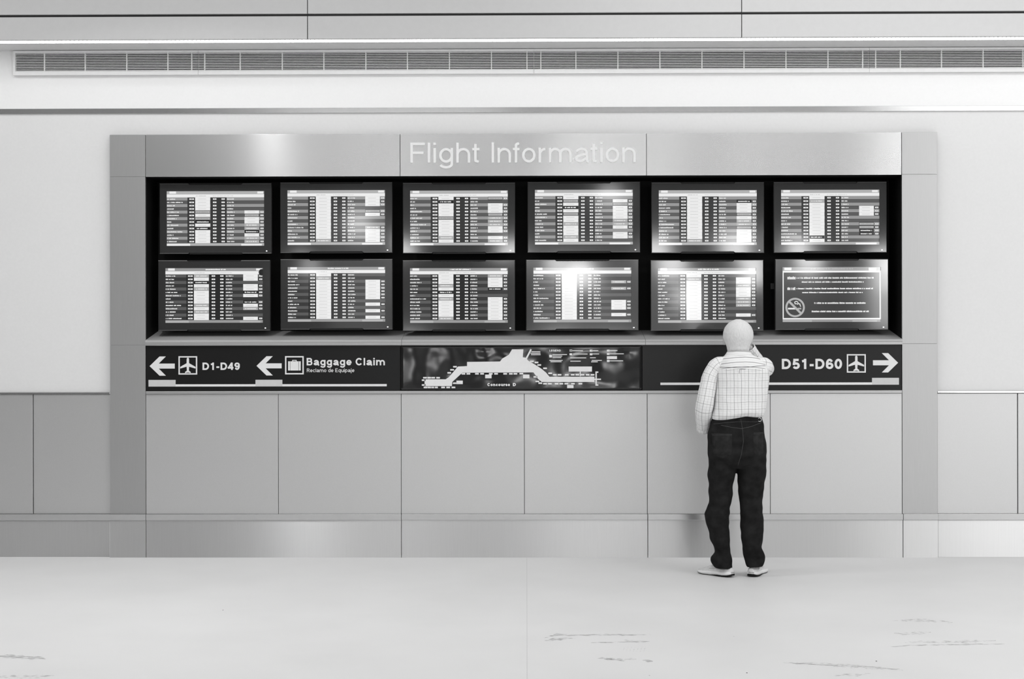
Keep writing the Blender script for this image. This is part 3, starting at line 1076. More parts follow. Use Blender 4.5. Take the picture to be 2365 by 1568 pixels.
def notice(rnd):
    bm = bmesh.new()
    box(bm, -SW / 2, SW / 2, .010, .016, -SH / 2, SH / 2, 5)
    px = lambda t: -SW / 2 + SW * (t - 205) / 1935.0
    pz = lambda t: SH / 2 - SH * (t - 205) / 1095.0

    def q(a, b_, t0, t1, mi, lay=1):
        quad(bm, px(a), px(b_), pz(t1), pz(t0), .010 - .0004 * lay, mi)
    q(205, 2140, 205, 1300, 4)
    q(205, 2140, 205, 290, 2, 2)
    q(250, 390, 222, 272, 0, 3)
    words_row(bm, px(770), px(1600), pz(245), .010, 1, rnd, .0088)
    q(1900, 2050, 225, 280, 0, 3)
    for a, b_, t0, t1 in ((200, 2145, 285, 318), (200, 238, 285, 1222), (2112, 2145, 285, 1222), (200, 2145, 1215, 1245)):
        q(a, b_, t0, t1, 0, 3)
    q(205, 2140, 1250, 1300, 2, 2)
    q(210, 790, 1255, 1296, 1, 3)
    q(1580, 2060, 1258, 1292, 1, 3)
    for a, b_, t, hh in ((310, 470, 425, 55), (490, 2000, 425, 30), (590, 1810, 505, 26), (310, 470, 635, 55), (490, 1985, 635, 30), (600, 1780, 712, 26), (835, 1850, 920, 32), (785, 1910, 1085, 32)):
        words_row(bm, px(a), px(b_), pz(t), SH * hh / 1095, 0, rnd, .0088)
    # no smoking symbol
    C0 = (px(460), pz(1007))
    r = SW * 172 / 1935
    strip(bm, arc(C0[0], C0[1], r, r, 0, 350, 35), SW * 36 / 1935, .0078, .0084, True, 1)
    k = r / 172
    strip(bm, [(C0[0] - 118 * k, C0[1] + 118 * k), (C0[0] + 118 * k, C0[1] - 118 * k)], 42 * k, .0079, .0084, False, 1)
    strip(bm, [(C0[0] - 140 * k, C0[1] - 22 * k), (C0[0] + 5 * k, C0[1] - 22 * k)], 30 * k, .0080, .0083, False, 0)
    strip(bm, [(C0[0] + 50 * k, C0[1] - 22 * k), (C0[0] + 120 * k, C0[1] - 22 * k)], 28 * k, .0080, .0083, False, 1)
    strip(bm, [(C0[0] + a * k, C0[1] + b_ * k) for a, b_ in ((55, 60), (35, 75), (0, 72), (-8, 105), (18, 122), (52, 108), (62, 75), (92, 70), (100, 40), (110, 15))], 14 * k, .0081, .0083, False, 0)
    return bm


proto = None
random.seed(11)
SM = [M['s_w'], M['s_l'], M['s_m'], M['s_n'], M['s_d'], M['s_k']]
for i, (u, v, c3, rm, up, lab) in enumerate(TV):
    c = U(u, v, YT)
    t = tag(empty('monitor', c), lab, 'monitor', 'flight information monitors in the recess')
    t.rotation_euler = (math.radians(random.uniform(-.35, .35)), 0, math.radians(random.uniform(-.35, .35)))
    if proto is None:
        proto = t
        fr = build('bezel', frame_mesh(), [M['bezel'], M['lip']], t)
        bm = bmesh.new()
        box(bm, -MW / 2 + .006, MW / 2 - .006, .030, .085, -MH / 2 + .006, MH / 2 - .006)
        box(bm, -.36, .36, .085, .20, -.245, .22)
        build('housing', bm, M['plastic'], t)
        for s in (1, -1):
            bm = bmesh.new()
            zz = sorted((s * (MH / 2 - .006), s * (MH / 2 + (.001 if s > 0 else .004))))
            box(bm, -.235 * MW, .235 * MW, .010, .034, zz[0], zz[1])
            build('speaker_strip', bm, M['plastic'], t)
        bm = bmesh.new()
        bmesh.ops.create_uvsphere(bm, u_segments=10, v_segments=6, radius=.0045)
        bmesh.ops.transform(bm, matrix=Matrix.Translation((MW / 2 - .036, 0, -MH / 2 + .018)) @ Matrix.Diagonal((1.3, .5, .8, 1)), verts=bm.verts[:])
        build('status_light', bm, M['led'], t)
        bm = bmesh.new()
        box(bm, -.05, .05, .20, YR - YT + .001, -.06, .06)
        build('wall_mount', bm, M['plastic'], t)
        parts = list(t.children)
    else:
        for p in parts:
            c_ = p.copy()
            C.objects.link(c_)
            c_.parent = t
    rnd = random.Random(100 + i)
    bm = table(i, c3, rm, up, rnd) if c3 else notice(rnd)
    bmesh.ops.recalc_face_normals(bm, faces=bm.faces[:])
    build('display_panel', bm, SM, t)
    if i == 6:
        bm = bmesh.new()
        bmesh.ops.create_circle(bm, cap_ends=True, radius=.024, segments=24)
        bmesh.ops.transform(bm, matrix=Matrix.Translation((SW / 2 - .012, .001, SH / 2 - .034)) @ Matrix.Rotation(PI / 2, 4, 'X') @ Matrix.Diagonal((.9, 1, 1, 1)), verts=bm.verts[:])
        ex_ = bmesh.ops.extrude_face_region(bm, geom=bm.faces[:])
        bmesh.ops.translate(bm, verts=[g_ for g_ in ex_['geom'] if isinstance(g_, bmesh.types.BMVert)], vec=(0, .006, 0))
        tag(build('sticker', bm, M['plastic'], t), 'round black sticker')

c = U(1783.5, 661, YR)
tag(boxo('wall_outlet', c.x - .014, c.x + .014, YR - .012, YR - .0005, c.z - .022, c.z + .022, mat('dull_grey_outlet', .10, .6, var=.3, scale=120), bevel=.003),
    'tiny dull grey outlet on the black recess wall left of the no smoking screen', 'outlet')

# ================================================================== THE MAN
YB_ = -0.86                                  # his body plane, a step in front of the wall


def P(u, v, dy=0.0):
    """point of the figure: image position taken at his own distance, then moved dy towards the wall"""
    p = U(u, v, YB_)
    return Vector((p.x, YB_ + dy, p.z))


MPX = (CAM_Y - YB_) / -F                     # metres per pixel at his distance


def loft(bm, rings, uvl=None, cap=True, mi=None):
    """rings: lists of equal length; returns nothing. uv in metres (along ring, along axis)"""
    V = [[bm.verts.new(p) for p in r] for r in rings]
    n = len(rings[0])
    for k in range(len(V) - 1):
        for i in range(n):
            j = (i + 1) % n
            f = bm.faces.new((V[k][i], V[k][j], V[k + 1][j], V[k + 1][i]))
            f.smooth = True
            if mi:
                f.material_index = mi[k]
            if uvl:
                for lp, (kk, ii) in zip(f.loops, ((k, i), (k, i + 1), (k + 1, i + 1), (k + 1, i))):
                    lp[uvl[0]].uv = uvl[1](kk, ii)
    if cap:
        bm.faces.new(list(reversed(V[0])))
        bm.faces.new(V[-1])
    return V


def ring_lr(v, uL, uR, back, front, dy=0.0, n=40, pw=2.3, vt=0.0):
    """closed ring at image row v between columns uL and uR; back = depth towards the camera"""
    c = P((uL + uR) / 2, v, dy)
    a = (uR - uL) / 2 * MPX
    out = []
    for i in range(n):
        t = 2 * PI * i / n + PI / 2
        cs, sn = math.cos(t), math.sin(t)
        x = math.copysign(abs(cs) ** (2 / pw), cs) * a
        y = math.copysign(abs(sn) ** (2 / pw), sn) * (front if sn > 0 else back)
        out.append(Vector((c.x + x, c.y + y, c.z + vt * x)))
    return out


def interp(rows, m=4):
    """Catmull-Rom through parameter rows"""
    out = []
    for i in range(len(rows) - 1):
        p0, p1, p2, p3 = rows[max(0, i - 1)], rows[i], rows[i + 1], rows[min(len(rows) - 1, i + 2)]
        for k in range(m):
            t = k / m
            out.append(tuple(.5 * (2 * b + (c - a) * t + (2 * a - 5 * b + 4 * c - d) * t * t + (3 * b - a - 3 * c + d) * t ** 3) for a, b, c, d in zip(p0, p1, p2, p3)))
    out.append(tuple(rows[-1]))
    return out


def sweep_rings(path, n=24, squash=1.0):
    """path: (x, y, z, r) rows -> round rings across the path"""
    pts = [Vector(p[:3]) for p in path]
    rings = []
    up = Vector((0, 1, 0.01))
    for i, p in enumerate(pts):
        d = (pts[min(i + 1, len(pts) - 1)] - pts[max(i - 1, 0)]).normalized()
        a = up.cross(d)
        if a.length < .05:
            a = Vector((1, 0, 0)).cross(d)
        a.normalize()
        b_ = d.cross(a).normalized()
        up = b_
        r = path[i][3]
        rings.append([p + a * r * math.cos(2 * PI * k / n) + b_ * r * squash * math.sin(2 * PI * k / n) for k in range(n)])
    return rings


def capsule(bm, path, n=12):
    """a tube with rounded ends along (x, y, z, r) rows, for the union meshes"""
    p0, p1 = Vector(path[0][:3]), Vector(path[-1][:3])
    d0 = (Vector(path[1][:3]) - p0).normalized()
    d1 = (p1 - Vector(path[-2][:3])).normalized()
    r0, r1 = path[0][3], path[-1][3]
    ext = [(*(p0 - d0 * r0 * .85), r0 * .45), (*(p0 - d0 * r0 * .5), r0 * .84)] + list(path) + [(*(p1 + d1 * r1 * .5), r1 * .84), (*(p1 + d1 * r1 * .85), r1 * .45)]
    loft(bm, sweep_rings(ext, n))


def ellipsoid(bm, c, r, rot=None):
    m = Matrix.Translation(c)
    if rot is not None:
        m = m @ rot.to_4x4()
    bmesh.ops.create_uvsphere(bm, u_segments=20, v_segments=12, radius=1, matrix=m @ Matrix.Diagonal((*r, 1)))


def fused(name, bm, voxel, m, parent, smooth_it=4, disp=None):
    """fuse overlapping closed shapes into one continuous skin and bake it"""
    bmesh.ops.recalc_face_normals(bm, faces=bm.faces[:])
    me = bpy.data.meshes.new(name + '_draft')
    bm.to_mesh(me)
    bm.free()
    tmp = bpy.data.objects.new(name + '_draft', me)
    C.objects.link(tmp)
    r = tmp.modifiers.new('r', 'REMESH')
    r.mode = 'VOXEL'
    r.voxel_size = voxel
    r.use_smooth_shade = True
    s = tmp.modifiers.new('s', 'SMOOTH')
    s.factor = .5
    s.iterations = smooth_it
    dg = bpy.context.evaluated_depsgraph_get()
    out = bpy.data.meshes.new_from_object(tmp.evaluated_get(dg))
    bpy.data.objects.remove(tmp)
    bpy.data.meshes.remove(me)
    out.name = name
    if disp:
        nr = [v_.normal.copy() for v_ in out.vertices]
        for v_, nn in zip(out.vertices, nr):
            v_.co += nn * disp(v_.co)
    out.polygons.foreach_set('use_smooth', [True] * len(out.polygons))
    out.materials.clear()
    out.materials.append(m)
    o = bpy.data.objects.new(name, out)
    C.objects.link(o)
    if parent:
        o.parent = parent
        o.matrix_parent_inverse = Matrix.Translation(-parent.location)
    return o


def join_parent(o, parent):
    o.parent = parent
    o.matrix_parent_inverse = Matrix.Translation(-parent.location)
    return o


man = tag(empty('person', FL(1708, 1332)), 'white haired man seen from behind in a checked shirt and dark jeans', 'person')
HU, HDY = 1707.0, .04                        # head column, head set forward

head_rows = [(737, 5, .022, .02), (740, 13, .052, .045), (746, 22.5, .078, .07), (755, 30, .097, .09), (765, 34, .105, .10), (772, 35, .107, .102), (781, 34, .103, .104), (790, 30.6, .090, .106),
             (800, 26.6, .075, .104), (808, 24.8, .066, .098), (815, 23.6, .060, .082)]


def head_rings(k, rows, n=40):
    return [ring_lr(v, HU - hw * k, HU + hw * k, b * k, f * k, HDY, n, 2.05) for v, hw, b, f in rows]


# ---- body: one continuous skin (head, neck, trunk, arms, hands, legs, feet)
bm = bmesh.new()
loft(bm, head_rings(.955, interp(head_rows, 3)))
capsule(bm, [(*P(HU, 800, .045), .058), (*P(HU + 1, 822, .03), .060), (*P(1709, 845, .01), .066)], 20)
fc = P(HU, 772, HDY)
fy = fc.y + .100
ellipsoid(bm, (fc.x, fy + .004, P(HU, 792).z), (.015, .022, .017))                        # nose tip
capsule(bm, [(fc.x, fy - .006, P(HU, 776).z, .009), (fc.x, fy + .006, P(HU, 789).z, .011)], 12)
ellipsoid(bm, (fc.x, fy - .014, P(HU, 769).z), (.058, .014, .010))                        # brow
ellipsoid(bm, (fc.x, fy - .006, P(HU, 803.5).z), (.026, .012, .006))                      # lips
ellipsoid(bm, (fc.x, fy - .009, P(HU, 807).z), (.024, .012, .006))
ellipsoid(bm, (fc.x, fy - .016, P(HU, 814).z), (.030, .018, .016))                        # chin
for s in (-1, 1):
    ellipsoid(bm, (fc.x + s * .036, fy - .022, P(HU, 794).z), (.024, .022, .022))         # cheeks
    ellipsoid(bm, (fc.x + s * .090, fc.y + .020, P(HU, 788).z), (.010, .018, .028), Matrix.Rotation(s * .35, 3, 'Z'))   # ears


def hand(bm, wrist, d, nrm, side, curl, lastr=.026):
    """palm, four unequal fingers and a thumb; d = pointing direction, nrm = back of the hand, side = thumb side sign"""
    d, nrm = d.normalized(), nrm.normalized()
    s = d.cross(nrm).normalized() * side
    nrm = s.cross(d).normalized() * side
    R = Matrix((s, d, nrm)).transposed()
    pc = wrist + d * .052
    ellipsoid(bm, pc, (.043, .056, .015), R)
    capsule(bm, [(*(wrist + d * .004), lastr * .8), (*(wrist + d * .03), lastr * .9)], 14)
    for k, (off, ln) in enumerate(((.030, .072), (.010, .080), (-.010, .075), (-.028, .060))):
        p = wrist + d * .086 + s * off
        dd = d.copy()
        path = [(*(p - d * .02), .0095), (*p, .0092)]
        for seg, fr in enumerate((.45, .32, .23)):
            dd = (Matrix.Rotation(-curl * side * (1 + .12 * k) * (.7 if seg == 0 else 1), 3, s) @ dd).normalized()
            p = p + dd * ln * fr
            path.append((*p, .0088 - .0007 * seg))
        capsule(bm, path, 10)
    p = wrist + d * .028 + s * .030
    dd = (d * .72 + s * .62 - nrm * .35).normalized()
    path = [(*(p - s * .015), .012), (*p, .0115)]
    for ln, turn in ((.034, 0), (.026, .35)):
        dd = (dd + d * turn).normalized()
        p = p + dd * ln
        path.append((*p, .0098))
    capsule(bm, path, 10)


sleeveL = [(1690, 842, 0.0, 9), (1680, 838.5, 0.0, 13), (1668, 840, 0.0, 16.5), (1655, 846.5, 0.0, 19), (1640.5, 868, -.005, 19), (1633.5, 897, -.015, 19), (1628.5, 924, -.02, 20), (1625, 946, -.01, 19.5), (1626, 962, .025, 18.5), (1627.5, 978, .065, 16.5), (1629, 991, .10, 15)]
sleeveR = [(1728, 846, 0.0, 9), (1740, 843, 0.0, 15), (1752, 844, 0.005, 19.5), (1763, 847, .025, 21.5), (1771, 850, .08, 21), (1776, 852, .16, 19.5), (1776, 853, .225, 19), (1769, 845, .235, 17.5), (1757, 829, .20, 15.5), (1747, 815, .165, 13.5), (1741, 806, .145, 12.5)]


def sleeve_path(rows, k=1.0, m=5):
    return [(*P(u, v, dy), r * MPX * k) for u, v, dy, r in interp(rows, m)]


wL = P(1634, 988, .11)
wR = P(1740, 806, .145)
capsule(bm, sleeve_path(sleeveL[:-1], .66, 3) + [(*wL, .028)], 16)
capsule(bm, sleeve_path(sleeveR[:-1], .66, 3) + [(*wR, .027)], 16)
hand(bm, wL, Vector((.58, .28, -.76)), Vector((-.9, .25, -.2)), 1, .18)
dR = (P(1722, 794, .165) - wR)
hand(bm, wR, dR, Vector((.35, .75, .5)), -1, .55)
trunk = [(840, 1668, 1752, .075, .075), (860, 1662, 1768, .10, .10), (900, 1660, 1766, .105, .10), (940, 1656, 1758, .10, .10), (975, 1654, 1752, .10, .10), (1020, 1648, 1756, .105, .10), (1060, 1650, 1754, .095, .09)]
loft(bm, [ring_lr(v, a, b_, k1, k2, 0, 32, 2.2) for v, a, b_, k1, k2 in interp(trunk, 3)])
capsule(bm, [(*P(1677, 845), .045), (*P(1708, 838), .06), (*P(1742, 845), .045)], 16)
for c_, ank in (((1668, 1050, 1668, 1178, 1669, 1290), (1674, 1308)), ((1735, 1050, 1737, 1178, 1743, 1290), (1742, 1308))):
    a, b_, c2, d2, e2, f2 = c_
    capsule(bm, [(*P(a, b_, .0), .072), (*P((a + c2) / 2, (b_ + d2) / 2, .005), .062), (*P(c2, d2, .015), .048), (*P(e2 - 1, 1225, .015), .044), (*P(e2, f2, .04), .034), (*P(*ank, .055), .027)], 18)
shoeL = (FL(1689, 1333), FL(1618, 1322.5))
shoeR = (FL(1736, 1332.5), FL(1760, 1319.5))
for h_, t_ in (shoeL, shoeR):
    d = t_ - h_
    a, b_ = h_ + d * .18, h_ + d * .72
    capsule(bm, [(a.x, a.y, .050, .024), ((a.x + b_.x) / 2, (a.y + b_.y) / 2, .044, .020), (b_.x, b_.y, .036, .013)], 12)
body = fused('body', bm, .0045, M['skin'], man, 2)
for s in (-1, 1):
    bm = bmesh.new()
    bmesh.ops.create_uvsphere(bm, u_segments=14, v_segments=10, radius=.0125)
    join_parent(build('eye', bm, M['eye'], None, True, origin=(0, 0, 0)), man)
    e_ = [o_ for o_ in man.children if o_.name.startswith('eye')][-1]
    e_.location = (fc.x + s * .033, fy - .013, P(HU, 778).z)

# ---- hair: white, short, covering crown, back and sides down to the nape
bm = bmesh.new()
hrows = interp(head_rows[:9] + [(806, 25.4, .070, .098), (812, 24.2, .063, .09)], 4)
NA = 56
grid = []
for k, (v, hw, b_, f_) in enumerate(hrows):
    low = max(0.0, min(1.0, (v - 757) / 14.0))
    span = PI - low * PI * .40                # hair reaches the forehead on top, only the sides and back below
    c = P(HU, v, HDY)
    row = []
    for i in range(NA + 1):
        t = -PI / 2 - span + 2 * span * i / NA
        cs, sn = math.cos(t), math.sin(t)
        rr = 1.0 + .012 * noise.noise((cs * 4, sn * 4, v * .12)) + .006 * noise.noise((cs * 14, sn * 14, v * .4))
        row.append(bm.verts.new((c.x + cs * hw * MPX * rr, c.y + sn * (f_ if sn > 0 else b_) * rr, c.z)))
    grid.append(row)
for k in range(len(grid) - 1):
    for i in range(NA):
        bm.faces.new((grid[k][i], grid[k][i + 1], grid[k + 1][i + 1], grid[k + 1][i])).smooth = True
bm.faces.new(grid[0][:-1])
bmesh.ops.remove_doubles(bm, verts=bm.verts[:], dist=.0004)
hair = join_parent(build('hair', bm, M['hair'], None, True), man)
sol = hair.modifiers.new('thickness', 'SOLIDIFY')
sol.thickness = .010
sol.offset = -1

# ---- shirt: trunk of the shirt with its yoke, two sleeves, collar
sh_rows = [(971, 1649, 1759, .108, .108, 0), (966, 1644.5, 1762.5, .122, .118, 0), (958, 1644, 1765, .132, .125, 0), (945, 1647.5, 1767.5, .132, .13, 0), (925, 1650, 1770, .128, .13, 0), (900, 1652, 1774, .124, .128, 0), (878, 1653.5, 1776, .124, .125, 0),
           (860, 1654, 1775.5, .124, .118, 0), (849, 1656, 1772, .120, .11, 0), (840, 1659, 1767, .112, .10, 0.004), (831, 1663, 1759, .100, .088, .008), (824.5, 1670, 1748, .086, .078, .014), (819, 1677.5, 1738, .074, .072, .02), (815, 1681, 1733.5, .067, .07, .026)]
rows = interp(sh_rows, 5)
NR = 96
rings = []
for k, (v, a, b_, k1, k2, dy) in enumerate(rows):
    vt = -.04 if v > 955 else (-.04 * max(0, (v - 900) / 55))
    rg = ring_lr(v - (4 if v > 964 else 0) * 0, a, b_, k1, k2, dy, NR, 2.35, 0)
    out = []
    for i, p in enumerate(rg):
        t = 2 * PI * i / NR + PI / 2
        sn, cs = math.sin(t), math.cos(t)
        w_ = max(0.0, min(1.0, (v - 850) / 25.0))
        dd = Vector((cs, sn, 0))
        # soft vertical folds under the yoke, blousing folds over the waist
        q = p + dd * w_ * (.0042 * noise.noise((p.x * 26, p.y * 20, p.z * 3.0)) + .0038 * noise.noise((p.x * 10 + p.z * 5, p.y * 9, p.z * 9)))
        if v > 945:                          # the hem hangs lower on his left, higher in the middle
            rel = 1704 + (q.x - P(1704, 960).x) / MPX
            hem_ = ((1640, -.004), (1662, .004), (1690, .018), (1717, .032), (1740, .026), (1765, .022))
            lift = hem_[-1][1]
            for (a_, la), (c_, lc) in zip(hem_[:-1], hem_[1:]):
                if rel < c_:
                    lift = la + (lc - la) * max(0, (rel - a_)) / (c_ - a_)
                    break
            q.z += lift * min(1, (v - 945) / 20)
        out.append(q)
    rings.append(out)
bm = bmesh.new()
uvl = bm.loops.layers.uv.new('UVMap')
cxm = P(1712, 900).x


def uvf(k, i):
    p = rings[k][i % NR]
    t = (i / NR)
    per = .82
    return (p.x - cxm + .012 + (0 if p.y < YB_ else .9), p.z - (.03 * math.cos((p.x - cxm) * 7) if k > len(rings) - 30 else 0))


mi = [1 if rows[k][0] < 852 else 0 for k in range(len(rows))]
loft(bm, rings, (uvl, uvf), cap=False, mi=mi)
shirt = join_parent(build('shirt', bm, [M['shirt'], M['yoke']], None, True), man)
sol = shirt.modifiers.new('thickness', 'SOLIDIFY')
sol.thickness = .003
sol.offset = -1


def sleeve(rows_, seed):
    path = sleeve_path(rows_, 1.0, 7)
    rg = sweep_rings(path, 40)
    ln = [0.0]
    for i in range(1, len(path)):
        ln.append(ln[-1] + (Vector(path[i][:3]) - Vector(path[i - 1][:3])).length)
    for k, r in enumerate(rg):
        c = Vector(path[k][:3])
        for i in range(len(r)):
            d = r[i] - c
            nz = .05 * noise.noise((r[i].x * 22 + seed, r[i].y * 22, r[i].z * 34)) + .055 * noise.noise((r[i].x * 9 + seed, r[i].y * 9, r[i].z * 14))
            r[i] = c + d * (1 + nz + (.02 if k > len(rg) - 4 else 0))
    bm = bmesh.new()
    uvl = bm.loops.layers.uv.new('UVMap')
    n = 40
    loft(bm, rg, (uvl, lambda k, i: (i / n * 2 * PI * .055, ln[k])), cap=False)
    o = join_parent(build('sleeve', bm, M['shirt'], None, True), man)
    o.parent = shirt
    o.matrix_parent_inverse = Matrix.Translation(-man.location)
    s_ = o.modifiers.new('thickness', 'SOLIDIFY')
    s_.thickness = .003
    s_.offset = -1
    # buttoned cuff band
    bm = bmesh.new()
    uvl = bm.loops.layers.uv.new('UVMap')
    pe, pf = path[-3], path[-1]
    a, b_ = Vector(pe[:3]), Vector(pf[:3])
    dirn = (b_ - a).normalized()
    band = [(*(b_ - dirn * .022), pf[3] * 1.00), (*(b_ - dirn * .018), pf[3] * 1.09), (*(b_ + dirn * .012), pf[3] * 1.05), (*(b_ + dirn * .016), pf[3] * .92)]
    loft(bm, sweep_rings(band, 30), (uvl, lambda k, i: (i / 30 * .3, k * .014)), cap=False)
    c_ = join_parent(build('cuff', bm, M['shirt'], None, True), man)
    c_.parent = shirt
    c_.matrix_parent_inverse = Matrix.Translation(-man.location)
    return o


shirt.matrix_parent_inverse = Matrix.Translation(-man.location)
sleeve(sleeveL, 3.0)
sleeve(sleeveR, 8.0)
for o_ in shirt.children:
    o_.matrix_parent_inverse = Matrix.Identity(4)

# collar band standing round the neck, folded over
bm = bmesh.new()
uvl = bm.loops.layers.uv.new('UVMap')
cr = []
for v, hw, b_, f_, dy in ((821, 33, .082, .082, .018), (815.5, 28.5, .072, .076, .024), (811.5, 26.3, .067, .074, .028), (810.8, 25.2, .064, .072, .028), (813, 24.2, .062, .07, .028)):
    cr.append(ring_lr(v, 1707.5 - hw, 1707.5 + hw, b_, f_, dy, 48, 2.1))
loft(bm, cr, (uvl, lambda k, i: (i / 48 * .4, k * .0105 + .004)), cap=False)
col = join_parent(build('collar', bm, M['yoke'], None, True), man)
col.parent = shirt
col.matrix_parent_inverse = Matrix.Identity(4)

# ---- trousers: hips and two legs fused into one cloth
bm = bmesh.new()
hips = [(957, 1651, 1757, .098, .098, 0), (966, 1646, 1760, .104, .104, 0), (980, 1641, 1762.5, .112, .11, -.002), (998, 1636, 1765, .126, .112, -.004), (1020, 1634.5, 1768, .138, .112, -.004), (1042, 1634, 1769.5, .140, .112, -.004), (1062, 1636, 1767, .126, .105, 0), (1080, 1643, 1760, .095, .09, .0)]
loft(bm, [ring_lr(v, a, b_, k1, k2, dy, 44, 2.35) for v, a, b_, k1, k2, dy in interp(hips, 3)])
legL = [(1040, 1636, 1699, .10, .095, 0), (1062, 1635, 1700.5, .108, .10, 0), (1085, 1636, 1699, .10, .098, .002), (1113, 1636.3, 1694.5, .092, .094, .006), (1150, 1637.2, 1691, .080, .088, .012), (1168, 1637, 1688.5, .076, .086, .02), (1185, 1629.5, 1686.3, .074, .088, .028), (1195, 1630.5, 1685.5, .074, .084, .026), (1209, 1634, 1685.5, .074, .076, .02),
        (1230, 1639, 1686, .072, .068, .012), (1252, 1643.5, 1687, .070, .064, .006), (1274, 1650.5, 1689, .068, .062, .002), (1281, 1649, 1690, .068, .070, .006), (1290, 1643.5, 1690.8, .068, .080, .010), (1302, 1643.5, 1691.5, .068, .080, .012), (1313, 1650, 1691.5, .064, .070, .008)]
legR = [(1040, 1703, 1768, .10, .095, 0), (1062, 1702, 1769, .108, .10, 0), (1088, 1702, 1768.2, .10, .098, .002), (1124, 1705, 1764, .088, .092, .006), (1150, 1708, 1762, .080, .087, .012), (1167, 1710, 1760.5, .076, .084, .016), (1180, 1710.7, 1762.5, .074, .084, .018), (1215, 1711, 1764.5, .074, .076, .012),
        (1247, 1713, 1761.8, .070, .066, .006), (1264, 1715, 1759.5, .068, .064, .002), (1275, 1717, 1764.5, .068, .068, .004), (1288, 1720, 1769, .067, .076, .008), (1300, 1724, 1767, .066, .074, .010), (1310, 1727, 1762.5, .062, .068, .008)]
for lg in (legL, legR):
    lg = [(v, a, b_, k1, k2, dy + .028 * max(0, min(1, (v - 1190) / 110))) for v, a, b_, k1, k2, dy in lg]
    loft(bm, [ring_lr(v, a, b_, k1, k2, dy, 36, 2.15) for v, a, b_, k1, k2, dy in interp(lg, 3)])
zk = P(1700, 1180).z


def folds(p):
    n1 = noise.noise((p.x * 12 + p.z * 9, p.y * 10, p.z * 17))
    n2 = noise.noise((p.x * 7 - p.z * 14, p.y * 8 + 3, p.z * 11))
    knee = math.exp(-((p.z - zk) / .12) ** 2)
    hem = math.exp(-((p.z - .12) / .09) ** 2)
    seat = math.exp(-((p.z - P(1700, 1070).z) / .07) ** 2)
    return (.0036 + .006 * knee + .007 * hem + .006 * seat) * n1 + .0042 * n2


jeans = fused('jeans', bm, .0055, M['denim'], man, 3, folds)
bv = BVHTree.FromPolygons([v_.co for v_ in jeans.data.vertices], [p_.vertices for p_ in jeans.data.polygons])
eye = Vector((0, CAM_Y, CAM_Z))


def drape(u, v, tree, lift):
    d = ray(u, v).normalized()
    h = tree.ray_cast(eye, d)
    return (h[0] + h[1] * lift) if h[0] is not None else None


def stitched(name, pts, tree, par, m, r=.0014, lift=.0006, step=3.0):
    """a thin seam following the cloth through image points"""
    path = []
    for (u0, v0), (u1, v1) in zip(pts[:-1], pts[1:]):
        n_ = max(1, int(math.hypot(u1 - u0, v1 - v0) / step))
        for k in range(n_):
            q = drape(u0 + (u1 - u0) * k / n_, v0 + (v1 - v0) * k / n_, tree, lift)
            if q is not None:
                path.append((*q, r))
    q = drape(*pts[-1], tree, lift)
    if q is not None:
        path.append((*q, r))
    if len(path) < 3:
        return None
    bm = bmesh.new()
    loft(bm, sweep_rings(path, 6))
    o = build(name, bm, m, None, True)
    o.parent = par
    o.matrix_parent_inverse = Matrix.Identity(4) if par is not man else Matrix.Translation(-man.location)
    return o


def patch(name, corners, tree, par, m, lift=.0035):
    """a sewn-on cloth piece lying on the garment, corners TL TR (BM) BR BL in image points"""
    tl, tr, br, bm_, bl = corners
    bm = bmesh.new()
    n_ = 14
    g_ = []
    for j in range(n_ + 1):
        t = j / n_
        row = []
        for i in range(n_ + 1):
            s = i / n_
            bot = (bl[0] + (bm_[0] - bl[0]) * s * 2, bl[1] + (bm_[1] - bl[1]) * s * 2) if s < .5 else (bm_[0] + (br[0] - bm_[0]) * (s * 2 - 1), bm_[1] + (br[1] - bm_[1]) * (s * 2 - 1))
            top = (tl[0] + (tr[0] - tl[0]) * s, tl[1] + (tr[1] - tl[1]) * s)
            e_ = min(i, n_ - i, j, n_ - j)
            q = drape(top[0] + (bot[0] - top[0]) * t, top[1] + (bot[1] - top[1]) * t, tree, lift if e_ > 0 else -.001)
            row.append(bm.verts.new(q) if q is not None else None)
        g_.append(row)
    for j in range(n_):
        for i in range(n_):
            f = (g_[j][i], g_[j][i + 1], g_[j + 1][i + 1], g_[j + 1][i])
            if all(f):
                bm.faces.new(f).smooth = True
    o = build(name, bm, m, None, True)
    o.parent = par
    o.matrix_parent_inverse = Matrix.Identity(4)
    return o


jeans.matrix_parent_inverse = Matrix.Translation(-man.location)
pl = patch('back_pocket', ((1643, 1000), (1692, 1001), (1690, 1050), (1668, 1060), (1646, 1050)), bv, jeans, M['pocket'])
pr = patch('back_pocket', ((1739, 999), (1763, 997), (1764, 1046), (1752, 1055), (1741, 1046)), bv, jeans, M['pocket'])
for po, pts in ((pl, [(1644, 1002.5), (1691, 1003.5)]), (pl, [(1645, 1004.8), (1690, 1006)]), (pr, [(1740, 1000.5), (1763, 998.5)]), (pr, [(1740, 1003), (1763, 1001)])):
    stitched('pocket_stitching', pts, bv, po, M['stitch'], .0009, .0045)
stitched('yoke_seam', [(1665, 982), (1690, 987), (1713, 990), (1735, 985), (1758, 976)], bv, jeans, M['stitch'])
stitched('waist_seam', [(1648, 979), (1700, 974), (1760, 974)], bv, jeans, M['stitch'], .0011)
stitched('seat_seam', [(1711, 968), (1715, 992), (1717, 1020), (1712, 1050), (1704, 1075)], bv, jeans, M['stitch'], .0011)
q = drape(1753, 969.5, bv, .005)
